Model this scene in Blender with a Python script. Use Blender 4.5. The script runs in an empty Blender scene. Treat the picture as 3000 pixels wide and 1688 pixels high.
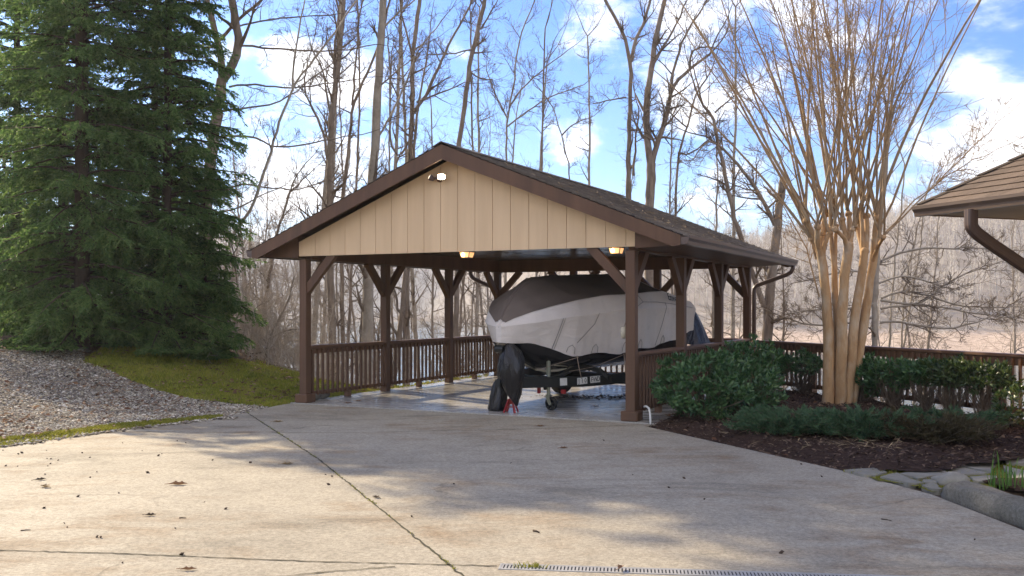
import bpy, math, random
import numpy as np
from math import radians as R
from mathutils import Vector, Matrix, noise as mnoise

C = bpy.context.scene
COL = C.collection

# ------------------------------------------------------------------ calibration
F, YH, H = 2818.3, 898.44, 1.5406          # focal (px of a 3000 px wide photo), horizon row, eye height
X0, Y0, PH = -3.4212, 15.469, -0.46829     # carport front left corner and yaw
CW, CL, PW = 5.68, 6.808, 0.135            # carport width, depth, post size
cP, sP = math.cos(PH), math.sin(PH)
SUN_AZ, SUN_EL = R(40.5), R(28.3)          # sun is to the left of straight ahead
def gp(x, y, z=0.0):                       # photo pixel -> point at height z
    Y = F*(H-z)/(y-YH); return np.array([(x-1500)*Y/F, Y, z])
def dp(x, y, Y):                           # photo pixel -> point at distance Y
    return np.array([(x-1500)*Y/F, Y, H-(y-YH)*Y/F])
def uvw(u, v, z=0.0):
    return np.array([X0+u*cP-v*sP, Y0+u*sP+v*cP, z])
def sstep(a, b, x):
    t = np.clip((x-a)/(b-a), 0, 1); return t*t*(3-2*t)

# ------------------------------------------------------------------ mesh helper
class Geo:
    def __init__(s): s.v=[]; s.f3=[]; s.f4=[]; s.fn=[]; s.n=0
    def add(s, verts, tris=None, quads=None, ngons=None):
        verts=np.asarray(verts,float).reshape(-1,3)
        if tris is not None and len(tris): s.f3.append(np.asarray(tris,int).reshape(-1,3)+s.n)
        if quads is not None and len(quads): s.f4.append(np.asarray(quads,int).reshape(-1,4)+s.n)
        if ngons: s.fn += [[i+s.n for i in g] for g in ngons]
        s.v.append(verts); s.n+=len(verts); return s
    def box(s, a, b):
        (x0,y0,z0),(x1,y1,z1)=a,b
        v=[(x0,y0,z0),(x1,y0,z0),(x1,y1,z0),(x0,y1,z0),(x0,y0,z1),(x1,y0,z1),(x1,y1,z1),(x0,y1,z1)]
        return s.add(v,quads=[(0,3,2,1),(4,5,6,7),(0,1,5,4),(1,2,6,5),(2,3,7,6),(3,0,4,7)])
    def bbox(s, a, b, r=0.006):            # box with chamfered long edges all round
        (x0,y0,z0),(x1,y1,z1)=a,b
        bm=bmesh_new()
        import bmesh
        vs=[bm.verts.new(p) for p in [(x0,y0,z0),(x1,y0,z0),(x1,y1,z0),(x0,y1,z0),(x0,y0,z1),(x1,y0,z1),(x1,y1,z1),(x0,y1,z1)]]
        for q in [(0,3,2,1),(4,5,6,7),(0,1,5,4),(1,2,6,5),(2,3,7,6),(3,0,4,7)]: bm.faces.new([vs[i] for i in q])
        bmesh.ops.bevel(bm, geom=bm.edges[:], offset=r, segments=1, affect='EDGES')
        return s.bm(bm)
    def bm(s, bm):
        bm.verts.index_update()
        vs=[tuple(v.co) for v in bm.verts]; s.add(vs, ngons=[[v.index for v in f.verts] for f in bm.faces]); bm.free(); return s
    def bar(s, p, q, w, d, up=(0,0,1)):    # rectangular bar from p to q
        p,q=np.array(p,float),np.array(q,float); t=q-p; t/=np.linalg.norm(t)
        up=np.array(up,float)
        if abs(t@up)>.99: up=np.array([1.,0,0])
        a=np.cross(t,up); a/=np.linalg.norm(a); b=np.cross(a,t)
        v=[]
        for c in (p,q):
            for i,j in ((-1,-1),(1,-1),(1,1),(-1,1)): v.append(c+a*i*w/2+b*j*d/2)
        return s.add(v,quads=[(3,2,1,0),(4,5,6,7),(0,1,5,4),(1,2,6,5),(2,3,7,6),(3,0,4,7)])
    def tube(s, pts, rad, sides=8, cap=True):
        pts=np.asarray(pts,float); n=len(pts); rad=np.broadcast_to(np.asarray(rad,float),(n,))
        tubes(s, pts[None], rad[None], sides)
        if cap:
            s.fn.append(list(range(s.n-n*sides, s.n-n*sides+sides))[::-1]); s.fn.append(list(range(s.n-sides, s.n)))
        return s
    def loft(s, rings, closed=True, caps=True):
        r=np.asarray(rings,float); n,m=r.shape[:2]; base=s.n
        q=[]
        for i in range(n-1):
            for j in range(m if closed else m-1):
                k=(j+1)%m; q.append((i*m+j,i*m+k,(i+1)*m+k,(i+1)*m+j))
        s.add(r.reshape(-1,3),quads=q)
        if caps: s.fn.append(list(range(base,base+m))[::-1]); s.fn.append(list(range(base+(n-1)*m,base+n*m)))
        return s
    def prism(s, poly, axis, d0, d1):      # polygon in the two other axes pulled along axis
        n=len(poly); v=[]
        for d in (d0,d1):
            for a,b in poly:
                p=[a,b]; p.insert(axis,d); v.append(p)
        s.add(v,quads=[(i,(i+1)%n,n+(i+1)%n,n+i) for i in range(n)],ngons=[list(range(n))[::-1],list(range(n,2*n))])
        return s
    def lathe(s, prof, c=(0,0,0), seg=16, M=None):
        v=[]
        for r,z in prof:
            for k in range(seg):
                a=2*math.pi*k/seg; p=(r*math.cos(a),r*math.sin(a),z)
                if M is not None: p=tuple(M@Vector(p))
                v.append((p[0]+c[0],p[1]+c[1],p[2]+c[2]))
        q=[(i*seg+k,i*seg+(k+1)%seg,(i+1)*seg+(k+1)%seg,(i+1)*seg+k) for i in range(len(prof)-1) for k in range(seg)]
        n=len(prof); s.add(v,quads=q,ngons=[list(range(seg))[::-1],list(range((n-1)*seg,n*seg))]); return s
    def build(s, name, mat, parent=None, smooth=False, loc=None, fix=True):
        me=bpy.data.meshes.new(name)
        v=np.concatenate(s.v) if s.v else np.zeros((0,3))
        if loc is not None: v=v-np.asarray(loc)
        loops=[];starts=[];tot=[];c=0
        for arr,k in ((s.f3,3),(s.f4,4)):
            if arr:
                a=np.concatenate(arr); loops.append(a.ravel()); starts.append(c+np.arange(len(a))*k); tot.append(np.full(len(a),k)); c+=a.size
        if s.fn:
            l=np.array([i for g in s.fn for i in g]); k=np.array([len(g) for g in s.fn])
            loops.append(l); starts.append(c+np.concatenate(([0],np.cumsum(k)[:-1]))); tot.append(k); c+=len(l)
        loops=np.concatenate(loops);starts=np.concatenate(starts);tot=np.concatenate(tot)
        me.vertices.add(len(v)); me.vertices.foreach_set('co',v.astype(np.float32).ravel())
        me.loops.add(len(loops)); me.loops.foreach_set('vertex_index',loops.astype(np.int32))
        me.polygons.add(len(starts)); me.polygons.foreach_set('loop_start',starts.astype(np.int32)); me.polygons.foreach_set('loop_total',tot.astype(np.int32))
        me.polygons.foreach_set('use_smooth',np.full(len(starts),bool(smooth)))
        me.update(calc_edges=True); me.validate()
        for m in (mat if isinstance(mat,(list,tuple)) else [mat]): me.materials.append(m)
        o=bpy.data.objects.new(name,me); COL.objects.link(o)
        if parent: o.parent=parent
        if loc is not None: o.location=tuple(loc)
        if fix and not smooth and len(starts)<20000:
            import bmesh
            b=bmesh.new(); b.from_mesh(me); bmesh.ops.recalc_face_normals(b,faces=b.faces[:]); b.to_mesh(me); b.free()
        return o
def bmesh_new():
    import bmesh
    return bmesh.new()
def tubes(geo, P, Rr, sides):              # many tubes at once: P (B,n,3), Rr (B,n)
    B,n=P.shape[:2]
    T=np.gradient(P,axis=1); T/=np.linalg.norm(T,axis=2,keepdims=True)+1e-9
    ref=np.where(np.abs(T[:,:1,2:3])>.8,np.array([1.,0,0]),np.array([0,0,1.]))
    A=np.cross(T,np.broadcast_to(ref,T.shape)); A/=np.linalg.norm(A,axis=2,keepdims=True)+1e-9
    Bn=np.cross(T,A)
    an=np.arange(sides)*2*math.pi/sides
    V=P[:,:,None]+Rr[:,:,None,None]*(A[:,:,None]*np.cos(an)[None,None,:,None]+Bn[:,:,None]*np.sin(an)[None,None,:,None])
    i=np.arange(n-1)[:,None]*sides; j=np.arange(sides)[None]; k=(j+1)%sides
    q=np.stack([i+j,i+k,i+sides+k,i+sides+j],-1).reshape(-1,4)
    q=(q[None]+(np.arange(B)*n*sides)[:,None,None]).reshape(-1,4)
    geo.add(V.reshape(-1,3),quads=q)

def tag(o,label=None,cat=None,group=None,kind=None):
    if label: o['label']=label
    if cat: o['category']=cat
    if group: o['group']=group
    if kind: o['kind']=kind
    return o
def empty(name,loc,rz=0,label=None,cat=None,group=None):
    o=bpy.data.objects.new(name,None); COL.objects.link(o); o.empty_display_size=.2
    o.location=tuple(loc); o.rotation_euler=(0,0,rz); return tag(o,label,cat,group)
def copy_tree(o,parent=None):
    c=o.copy(); COL.objects.link(c)
    if parent: c.parent=parent
    for ch in list(o.children): copy_tree(ch,c)
    return c

# ------------------------------------------------------------------ materials
def new_mat(name):
    m=bpy.data.materials.new(name); m.use_nodes=True; nt=m.node_tree
    return m,nt,nt.nodes['Principled BSDF']
def nd(nt,t,**k):
    n=nt.nodes.new(t)
    for a,b in k.items():
        if hasattr(n,a) and not a.startswith('in_'): setattr(n,a,b)
    return n
def link(nt,a,b): nt.links.new(a,b)
def noise(nt,vec,scale,detail=4,rough=.6,dist=0):
    n=nd(nt,'ShaderNodeTexNoise'); n.inputs['Scale'].default_value=scale; n.inputs['Detail'].default_value=detail
    n.inputs['Roughness'].default_value=rough; n.inputs['Distortion'].default_value=dist
    if vec is not None: link(nt,vec,n.inputs['Vector'])
    return n.outputs['Fac']
def ramp(nt,fac,stops):
    r=nd(nt,'ShaderNodeValToRGB'); e=r.color_ramp.elements
    while len(e)<len(stops): e.new(.5)
    for k,(p,c) in enumerate(stops): e[k].position=p; e[k].color=(*c,1) if len(c)==3 else c
    link(nt,fac,r.inputs['Fac']); return r.outputs['Color']
def mix(nt,fac,a,b,mode='MIX'):
    m=nd(nt,'ShaderNodeMix'); m.data_type='RGBA'; m.blend_type=mode
    for s,x in ((m.inputs[0],fac),(m.inputs[6],a),(m.inputs[7],b)):
        if isinstance(x,(int,float)): s.default_value=x
        elif isinstance(x,tuple): s.default_value=(*x,1) if len(x)==3 else x
        else: link(nt,x,s)
    return m.outputs[2]
def math_(nt,op,a,b=None,c=None):
    m=nd(nt,'ShaderNodeMath',operation=op)
    for s,x in zip(m.inputs,(a,b,c)):
        if x is None: continue
        if isinstance(x,(int,float)): s.default_value=x
        else: link(nt,x,s)
    return m.outputs[0]
def coords(nt,scale=(1,1,1),kind='Object',rot=(0,0,0)):
    t=nd(nt,'ShaderNodeTexCoord'); m=nd(nt,'ShaderNodeMapping'); m.inputs['Scale'].default_value=scale; m.inputs['Rotation'].default_value=rot
    link(nt,t.outputs[kind],m.inputs['Vector']); return m.outputs['Vector']
def bump(nt,b,h,dist=.01,strength=1.0):
    n=nd(nt,'ShaderNodeBump'); n.inputs['Distance'].default_value=dist; n.inputs['Strength'].default_value=strength
    link(nt,h,n.inputs['Height']); link(nt,n.outputs['Normal'],b.inputs['Normal'])
def island(nt):
    g=nd(nt,'ShaderNodeNewGeometry'); return g.outputs['Random Per Island']
def simple(name,c1,c2=None,scale=6,rough=.6,bd=.004,bs=None,stretch=(1,1,1),spec=.4,metal=0,detail=5):
    m,nt,b=new_mat(name); v=coords(nt,stretch)
    n=noise(nt,v,scale,detail)
    c2=c2 or tuple(x*.75 for x in c1)
    link(nt,ramp(nt,n,[(.3,c2),(.7,c1)]),b.inputs['Base Color'])
    b.inputs['Roughness'].default_value=rough; b.inputs['Metallic'].default_value=metal; b.inputs['Specular IOR Level'].default_value=spec
    if bd: bump(nt,b,noise(nt,v,bs or scale*4,4),bd)
    return m
def emit(name,col,s):
    m,nt,b=new_mat(name); b.inputs['Base Color'].default_value=(*col,1); b.inputs['Emission Color'].default_value=(*col,1); b.inputs['Emission Strength'].default_value=s; return m
def leafmat(name,stops,rough=.5,trans=.25,spec=.3,island_w=.7,nscale=1.2):
    m,nt,b=new_mat(name)
    v=coords(nt); n=noise(nt,v,nscale,3); r=island(nt)
    f=math_(nt,'ADD',math_(nt,'MULTIPLY',r,island_w),math_(nt,'MULTIPLY',n,1-island_w))
    c=ramp(nt,f,stops); link(nt,c,b.inputs['Base Color']); b.inputs['Roughness'].default_value=rough; b.inputs['Specular IOR Level'].default_value=spec
    if trans:
        t=nd(nt,'ShaderNodeBsdfTranslucent'); link(nt,mix(nt,.5,c,(.25,.3,.05),'ADD') if False else c,t.inputs['Color'])
        s=nd(nt,'ShaderNodeMixShader'); s.inputs[0].default_value=trans
        link(nt,b.outputs[0],s.inputs[1]); link(nt,t.outputs[0],s.inputs[2])
        link(nt,s.outputs[0],nt.nodes['Material Output'].inputs['Surface'])
    return m

M={}
M['paint']=simple('brown_paint',(.150,.076,.040),(.092,.048,.027),scale=5,rough=.55,bd=.002,bs=55,stretch=(1,1,.12),detail=9)
M['paintdeck']=simple('weathered_brown_paint',(.19,.097,.054),(.135,.070,.040),scale=4,rough=.5,bd=.0015,bs=50)
M['siding']=simple('tan_siding_paint',(.83,.60,.36),(.70,.495,.29),scale=3.2,rough=.6,bd=.0015,bs=45,stretch=(1,1,.10),detail=9)
M['soffit']=simple('pale_soffit_panel',(.42,.39,.36),(.36,.33,.30),scale=1.5,rough=.6,bd=0)
M['groove']=simple('dark_groove',(.16,.10,.06),rough=.8,bd=0)
M['ceiling']=simple('sealed_ceiling_board',(.105,.088,.078),(.085,.07,.062),scale=1.5,rough=.22,bd=0)
M['gutter']=simple('brown_gutter_metal',(.13,.085,.068),(.105,.07,.056),scale=2,rough=.35,bd=0,spec=.5)
M['gutterh']=simple('tan_brown_gutter_metal',(.17,.12,.088),(.14,.098,.074),scale=2,rough=.35,bd=0,spec=.5)
M['galv']=simple('galvanised_tube',(.34,.34,.26),(.25,.25,.19),scale=9,rough=.35,metal=.6,bd=.0005)
M['blackmetal']=simple('black_painted_steel',(.012,.013,.012),(.018,.02,.018),scale=5,rough=.4,bd=.0006)
M['rubber']=simple('black_rubber',(.018,.018,.019),(.028,.027,.026),scale=9,rough=.75,bd=.001)
M['hull']=simple('dark_gelcoat',(.010,.010,.012),(.014,.014,.016),scale=2,rough=.22,bd=0,spec=.5)
M['trim']=simple('cream_strap',(.60,.54,.40),(.48,.42,.30),scale=12,rough=.6,bd=0)
M['red']=simple('red_jack_paint',(.42,.035,.035),(.30,.025,.025),scale=8,rough=.4,bd=.001)
M['white']=simple('white_plastic',(.72,.71,.66),(.60,.58,.52),scale=8,rough=.4,bd=0)
M['black']=simple('black_ink',(.015,.015,.016),rough=.6,bd=0)
M['stone']=simple('grey_stone',(.21,.195,.165),(.11,.10,.082),scale=4,rough=.85,bd=.006,bs=25)
M['rope']=simple('tan_rope',(.42,.32,.24),(.30,.22,.16),scale=30,rough=.8,bd=0)

def concrete(name,lo,hi,rough,stain,bd=.0016,wear=1.0):
    m,nt,b=new_mat(name); v=coords(nt); vs=coords(nt,(.55,1.6,1))
    big=noise(nt,v,.33,6,.6); med=noise(nt,vs,2.0,8,.72,.5); fine=noise(nt,v,38,6,.8); sp=noise(nt,v,120,2,.5); cl=noise(nt,v,.75,7,.72)
    c=ramp(nt,big,[(.30,lo),(.68,hi)])
    c=mix(nt,.85,c,ramp(nt,cl,[(.25,(.72,.71,.70)),(.5,(1,1,1)),(.78,(1.16,1.15,1.13))]),'MULTIPLY')
    st=math_(nt,'MULTIPLY',ramp(nt,med,[(.43,(0,0,0)),(.60,(1,1,1))]),ramp(nt,noise(nt,v,.55,5,.65),[(.48,(.03,.03,.03)),(.60,(1,1,1))]))
    c=mix(nt,math_(nt,'MULTIPLY',st,.55*wear),c,stain)
    blot=ramp(nt,noise(nt,vs,.62,8,.75,.6),[(.55,(0,0,0)),(.64,(.5,.5,.5))])
    c=mix(nt,math_(nt,'MULTIPLY',blot,wear),c,tuple(x*.50 for x in lo))
    c=mix(nt,.75,c,ramp(nt,fine,[(.32,(.45,.44,.42)),(.68,(1.45,1.43,1.40))]),'MULTIPLY')
    c=mix(nt,ramp(nt,sp,[(.64,(0,0,0)),(.70,(.7,.7,.7))]),c,tuple(x*.35 for x in lo))
    # hairline cracks
    wv=nd(nt,'ShaderNodeVectorMath',operation='MULTIPLY_ADD'); nn=nd(nt,'ShaderNodeTexNoise'); nn.inputs['Scale'].default_value=1.3; nn.inputs['Detail'].default_value=6; link(nt,v,nn.inputs['Vector'])
    link(nt,nn.outputs['Color'],wv.inputs[0]); wv.inputs[1].default_value=(.9,.9,0); link(nt,v,wv.inputs[2])
    vo=nd(nt,'ShaderNodeTexVoronoi',feature='DISTANCE_TO_EDGE'); vo.inputs['Scale'].default_value=.30; link(nt,wv.outputs[0],vo.inputs['Vector'])
    ck=math_(nt,'MULTIPLY',ramp(nt,vo.outputs['Distance'],[(.0,(1,1,1)),(.0035,(0,0,0))]),ramp(nt,noise(nt,v,.45,3),[(.50,(0,0,0)),(.60,(.45,.45,.45))]))
    c=mix(nt,math_(nt,'MULTIPLY',ck,wear),c,tuple(x*.22 for x in lo))
    link(nt,c,b.inputs['Base Color'])
    link(nt,ramp(nt,med,[(.2,(rough-.1,)*3),(.8,(rough+.1,)*3)]),b.inputs['Roughness'])
    b.inputs['Specular IOR Level'].default_value=.3 if rough<.5 else .12
    bump(nt,b,math_(nt,'ADD',fine,math_(nt,'MULTIPLY',sp,.5)),bd)
    return m
M['drive']=concrete('driveway_concrete',(.325,.290,.228),(.435,.392,.312),.80,(.22,.135,.065))
M['slab']=concrete('sealed_slab_concrete',(.40,.38,.34),(.48,.455,.41),.27,(.19,.16,.13),.0004,.45)
M['edging']=concrete('edging_concrete',(.15,.14,.118),(.225,.21,.175),.85,(.09,.085,.05),.004)
M['joint']=simple('dark_joint',(.035,.03,.02),(.06,.055,.025),scale=6,rough=.95,bd=.004)

def shingle(name,cols,sc=1.0):
    m,nt,b=new_mat(name)
    t=nd(nt,'ShaderNodeTexCoord'); br=nd(nt,'ShaderNodeTexBrick')
    link(nt,t.outputs['UV'],br.inputs['Vector'])
    br.inputs['Scale'].default_value=1; br.inputs['Brick Width'].default_value=.26; br.inputs['Row Height'].default_value=.14
    br.inputs['Mortar Size'].default_value=.0045; br.inputs['Mortar Smooth'].default_value=.1; br.offset=.37; br.inputs['Bias'].default_value=0
    br.inputs['Color1'].default_value=(*cols[0],1); br.inputs['Color2'].default_value=(*cols[1],1); br.inputs['Mortar'].default_value=(*[x*.35 for x in cols[0]],1)
    v=coords(nt); n=noise(nt,v,90,3,.7); n2=noise(nt,v,1.3,5)
    c=mix(nt,.6,br.outputs['Color'],ramp(nt,n,[(.3,(.55,.55,.55)),(.7,(1.4,1.4,1.4))]),'MULTIPLY')
    c=mix(nt,ramp(nt,n2,[(.45,(0,0,0)),(.75,(.5,.5,.5))]),c,cols[2])
    link(nt,c,b.inputs['Base Color']); b.inputs['Roughness'].default_value=.9; b.inputs['Specular IOR Level'].default_value=.2
    bump(nt,b,n,.003); return m
M['shingle']=shingle('weathered_grey_brown_shingle',((.235,.20,.165),(.145,.122,.10),(.27,.235,.19)))
M['shingleh']=shingle('brown_shingle',((.185,.135,.100),(.115,.085,.064),(.20,.155,.12)))

def bark(name,c1,c2,c3,scale=9,bd=.012,stretch=(1,1,.18),mott=None):
    m,nt,b=new_mat(name); v=coords(nt,stretch); n=noise(nt,v,scale,7,.7,.6); n2=noise(nt,coords(nt,(1,1,1) if mott is None else (1,1,.45)),mott or 1.6,4)
    c=ramp(nt,n,[(.30,c2),(.62,c1)]); c=mix(nt,ramp(nt,n2,[(.48,(0,0,0)),(.7 if mott is None else .66,(.7,.7,.7) if mott is None else (.9,.9,.9))]),c,c3)
    link(nt,c,b.inputs['Base Color']); b.inputs['Roughness'].default_value=.9; b.inputs['Specular IOR Level'].default_value=.15
    bump(nt,b,n,bd); return m
M['bark']=bark('grey_brown_bark',(.30,.235,.175),(.12,.09,.066),(.34,.29,.235))
M['barkpale']=bark('pale_beech_bark',(.42,.36,.285),(.24,.20,.15),(.34,.30,.24),scale=4,bd=.004,stretch=(1,1,.8))
M['twig']=bark('twig_bark',(.21,.16,.115),(.11,.083,.06),(.28,.23,.18),scale=6,bd=0)
M['twigpale']=bark('pale_twig_bark',(.42,.355,.285),(.24,.195,.15),(.50,.44,.37),scale=3,bd=0)
M['crepe']=bark('tan_peeling_bark',(.55,.365,.20),(.38,.235,.12),(.56,.45,.32),mott=4.5,scale=7,bd=.012,stretch=(1.6,1.6,.35))
M['crepetwig']=bark('tan_shoot_bark',(.42,.30,.18),(.24,.16,.09),(.40,.33,.24),scale=5,bd=0,stretch=(1,1,.3))
M['pinebark']=bark('dark_conifer_bark',(.075,.052,.038),(.035,.024,.018),(.09,.065,.05))
M['pine']=leafmat('conifer_needles',[(.18,(.055,.100,.030)),(.45,(.105,.190,.052)),(.70,(.19,.275,.080)),(.90,(.27,.32,.11))],rough=.65,trans=.58,island_w=.40,nscale=1.1)
M['laurel']=leafmat('laurel_leaf',[(.1,(.030,.080,.030)),(.45,(.060,.140,.050)),(.8,(.105,.20,.065)),(.97,(.17,.23,.075))],rough=.32,trans=.22,spec=.5)
M['laurelsun']=leafmat('sunlit_yellow_laurel_leaf',[(.1,(.03,.065,.018)),(.5,(.060,.10,.026)),(.9,(.12,.15,.045))],rough=.32,trans=.3,spec=.5)  # yellower laurel copy, sunlight on the right hedge put into the leaf colour
M['juniper']=leafmat('juniper_needles',[(.1,(.038,.085,.040)),(.5,(.072,.140,.064)),(.9,(.14,.21,.095))],rough=.6,trans=.2,island_w=.45,nscale=2)
M['juniperbrown']=leafmat('browned_juniper_needles',[(.1,(.05,.045,.022)),(.5,(.085,.07,.032)),(.9,(.12,.095,.05))],rough=.7,trans=.15,island_w=.6,nscale=2)
M['blade']=leafmat('green_blade',[(.1,(.06,.16,.03)),(.9,(.14,.27,.06))],rough=.45,trans=.35)
M['grass']=leafmat('mossy_grass',[(.25,(.11,.14,.02)),(.42,(.24,.26,.03)),(.56,(.36,.36,.045)),(.72,(.36,.28,.09)),(.86,(.46,.40,.14))],rough=.7,trans=.3,island_w=.32,nscale=1.6)
M['moss']=leafmat('bright_moss',[(.1,(.16,.17,.02)),(.5,(.27,.27,.03)),(.9,(.38,.35,.08))],rough=.8,trans=.3)
M['gravel']=leafmat('gravel_stone',[(.05,(.06,.05,.04)),(.22,(.20,.165,.125)),(.40,(.33,.29,.24)),(.55,(.30,.215,.14)),(.72,(.40,.37,.27)),(.95,(.68,.62,.53))],rough=.85,trans=0,spec=.2,island_w=.95)
M['mulchchip']=leafmat('mulch_chip',[(.1,(.03,.018,.014)),(.6,(.085,.05,.035)),(.95,(.22,.15,.10))],rough=.9,trans=0,island_w=.9)
M['dryleaf']=leafmat('dry_leaf',[(.1,(.10,.045,.025)),(.5,(.20,.11,.06)),(.9,(.36,.24,.15))],rough=.8,trans=.2)
M['darkbit']=leafmat('dark_seed',[(.1,(.03,.02,.014)),(.9,(.09,.06,.04))],rough=.9,trans=0)
M['straw']=leafmat('dry_straw',[(.1,(.22,.15,.08)),(.9,(.42,.32,.19))],rough=.8,trans=.1)

def ground_mat(name,cs,scale,bd):
    m,nt,b=new_mat(name); v=coords(nt)
    a=noise(nt,v,scale,8,.75); d=noise(nt,v,.4,4)
    c=ramp(nt,a,[(.30,cs[0]),(.52,cs[1]),(.72,cs[2])]); c=mix(nt,ramp(nt,d,[(.4,(0,0,0)),(.7,(.6,.6,.6))]),c,cs[3])
    link(nt,c,b.inputs['Base Color']); b.inputs['Roughness'].default_value=.95; b.inputs['Specular IOR Level'].default_value=.1
    bump(nt,b,a,bd); return m
M['litter']=ground_mat('leaf_litter_ground',((.06,.04,.028),(.14,.095,.065),(.24,.17,.12),(.16,.115,.08)),9,.04)
M['turf']=ground_mat('mossy_turf_ground',((.09,.095,.015),(.18,.185,.022),(.27,.25,.05),(.17,.14,.05)),14,.02)
M['gravelbed']=ground_mat('gravel_bed_ground',((.09,.08,.07),(.25,.225,.20),(.45,.41,.36),(.22,.19,.165)),40,.02)
M['mulch']=ground_mat('mulch_ground',((.026,.016,.012),(.066,.040,.029),(.125,.080,.056),(.055,.033,.025)),22,.03)
M['flag']=ground_mat('flagstone',((.20,.19,.175),(.30,.285,.255),(.38,.36,.32),(.24,.22,.15)),5,.006)

# far hill: red clay shore low down, leaf litter above (by height above the lake)
LAKE=-8.0
def hill_mat():
    m,nt,b=new_mat('far_hillside'); v=coords(nt)
    g=nd(nt,'ShaderNodeNewGeometry'); s=nd(nt,'ShaderNodeSeparateXYZ'); link(nt,g.outputs['Position'],s.inputs[0])
    n=noise(nt,v,.12,6,.7); n3=noise(nt,v,.03,4)
    z=math_(nt,'ADD',s.outputs['Z'],math_(nt,'MULTIPLY',n,3.0))
    c=ramp(nt,n,[(.35,(.20,.165,.135)),(.65,(.42,.37,.31))]); c=mix(nt,ramp(nt,n3,[(.4,(0,0,0)),(.65,(.5,.5,.5))]),c,(.20,.17,.155))
    clay=ramp(nt,noise(nt,coords(nt,(1,.5,3)),.8,9,.78),[(.38,(.16,.12,.095)),(.47,(.42,.32,.245)),(.62,(.58,.47,.375))])
    mr=nd(nt,'ShaderNodeMapRange'); mr.inputs[1].default_value=LAKE+4.6; mr.inputs[2].default_value=LAKE+5.6; link(nt,z,mr.inputs[0])
    mx=nd(nt,'ShaderNodeMapRange'); mx.inputs[1].default_value=12; mx.inputs[2].default_value=32; link(nt,s.outputs['X'],mx.inputs[0]); clay=mix(nt,mx.outputs[0],(.20,.165,.14),clay)
    link(nt,mix(nt,mr.outputs[0],clay,c),b.inputs['Base Color']); b.inputs['Roughness'].default_value=1; b.inputs['Specular IOR Level'].default_value=0
    return m
M['hill']=hill_mat()
M['farwood']=leafmat('far_bare_trees',[(.1,(.22,.185,.155)),(.5,(.42,.37,.315)),(.9,(.68,.62,.54))],rough=1,trans=0,spec=0)
def water_mat():
    m,nt,b=new_mat('lake_water'); v=coords(nt,(1,.5,1))
    b.inputs['Base Color'].default_value=(.05,.085,.085,1); b.inputs['Roughness'].default_value=.12; b.inputs['IOR'].default_value=1.33
    bump(nt,b,noise(nt,v,.9,5,.6),.25,.5); return m
M['water']=water_mat()
def cover_mat():
    m,nt,b=new_mat('grey_boat_cover'); v=coords(nt); vs=coords(nt,(1,.35,1.6))
    n=noise(nt,v,1.6,5); w=noise(nt,vs,3.2,4,.5,1.6); w2=noise(nt,coords(nt,(1,1,2.2)),9,4,.5,.8)
    c=ramp(nt,n,[(.3,(.61,.55,.49)),(.7,(.72,.655,.59))]); c=mix(nt,ramp(nt,noise(nt,v,7,5,.7),[(.55,(0,0,0)),(.8,(.3,.3,.3))]),c,(.32,.28,.24))
    link(nt,c,b.inputs['Base Color']); b.inputs['Roughness'].default_value=.5; b.inputs['Specular IOR Level'].default_value=.35
    bump(nt,b,math_(nt,'ADD',w,math_(nt,'MULTIPLY',w2,.2)),.022,.7); return m
M['cover']=cover_mat()
def plastic_mat(name,col,rough,bd):
    m,nt,b=new_mat(name); v=coords(nt,(1,1,.35)); w=noise(nt,v,7,4,.5,1.5)
    b.inputs['Base Color'].default_value=(*col,1); b.inputs['Roughness'].default_value=rough; b.inputs['Specular IOR Level'].default_value=.5
    bump(nt,b,w,bd); return m
M['coverdark']=simple('brown_cover_top',(.15,.115,.09),(.11,.085,.068),scale=2.5,rough=.6,bd=.004,bs=9)
M['bag']=plastic_mat('black_bag_plastic',(.014,.013,.014),.3,.07)
M['tarp']=plastic_mat('navy_tarp',(.030,.034,.055),.3,.12)
M['seam']=simple('grey_seam',(.25,.22,.19),rough=.7,bd=0)
M['lens']=emit('lit_flood_lens',(1,.80,.55),26)
M['lensdim']=emit('dim_flood_lens',(1,.86,.62),1.6)
M['lampglass']=emit('lit_lantern_glass',(1,.52,.22),.55)
M['bulb']=emit('lit_bulb',(1,.78,.42),9)
M['grate']=simple('grey_drain_grate',(.40,.39,.37),(.30,.29,.27),scale=8,rough=.5,bd=0)

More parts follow.
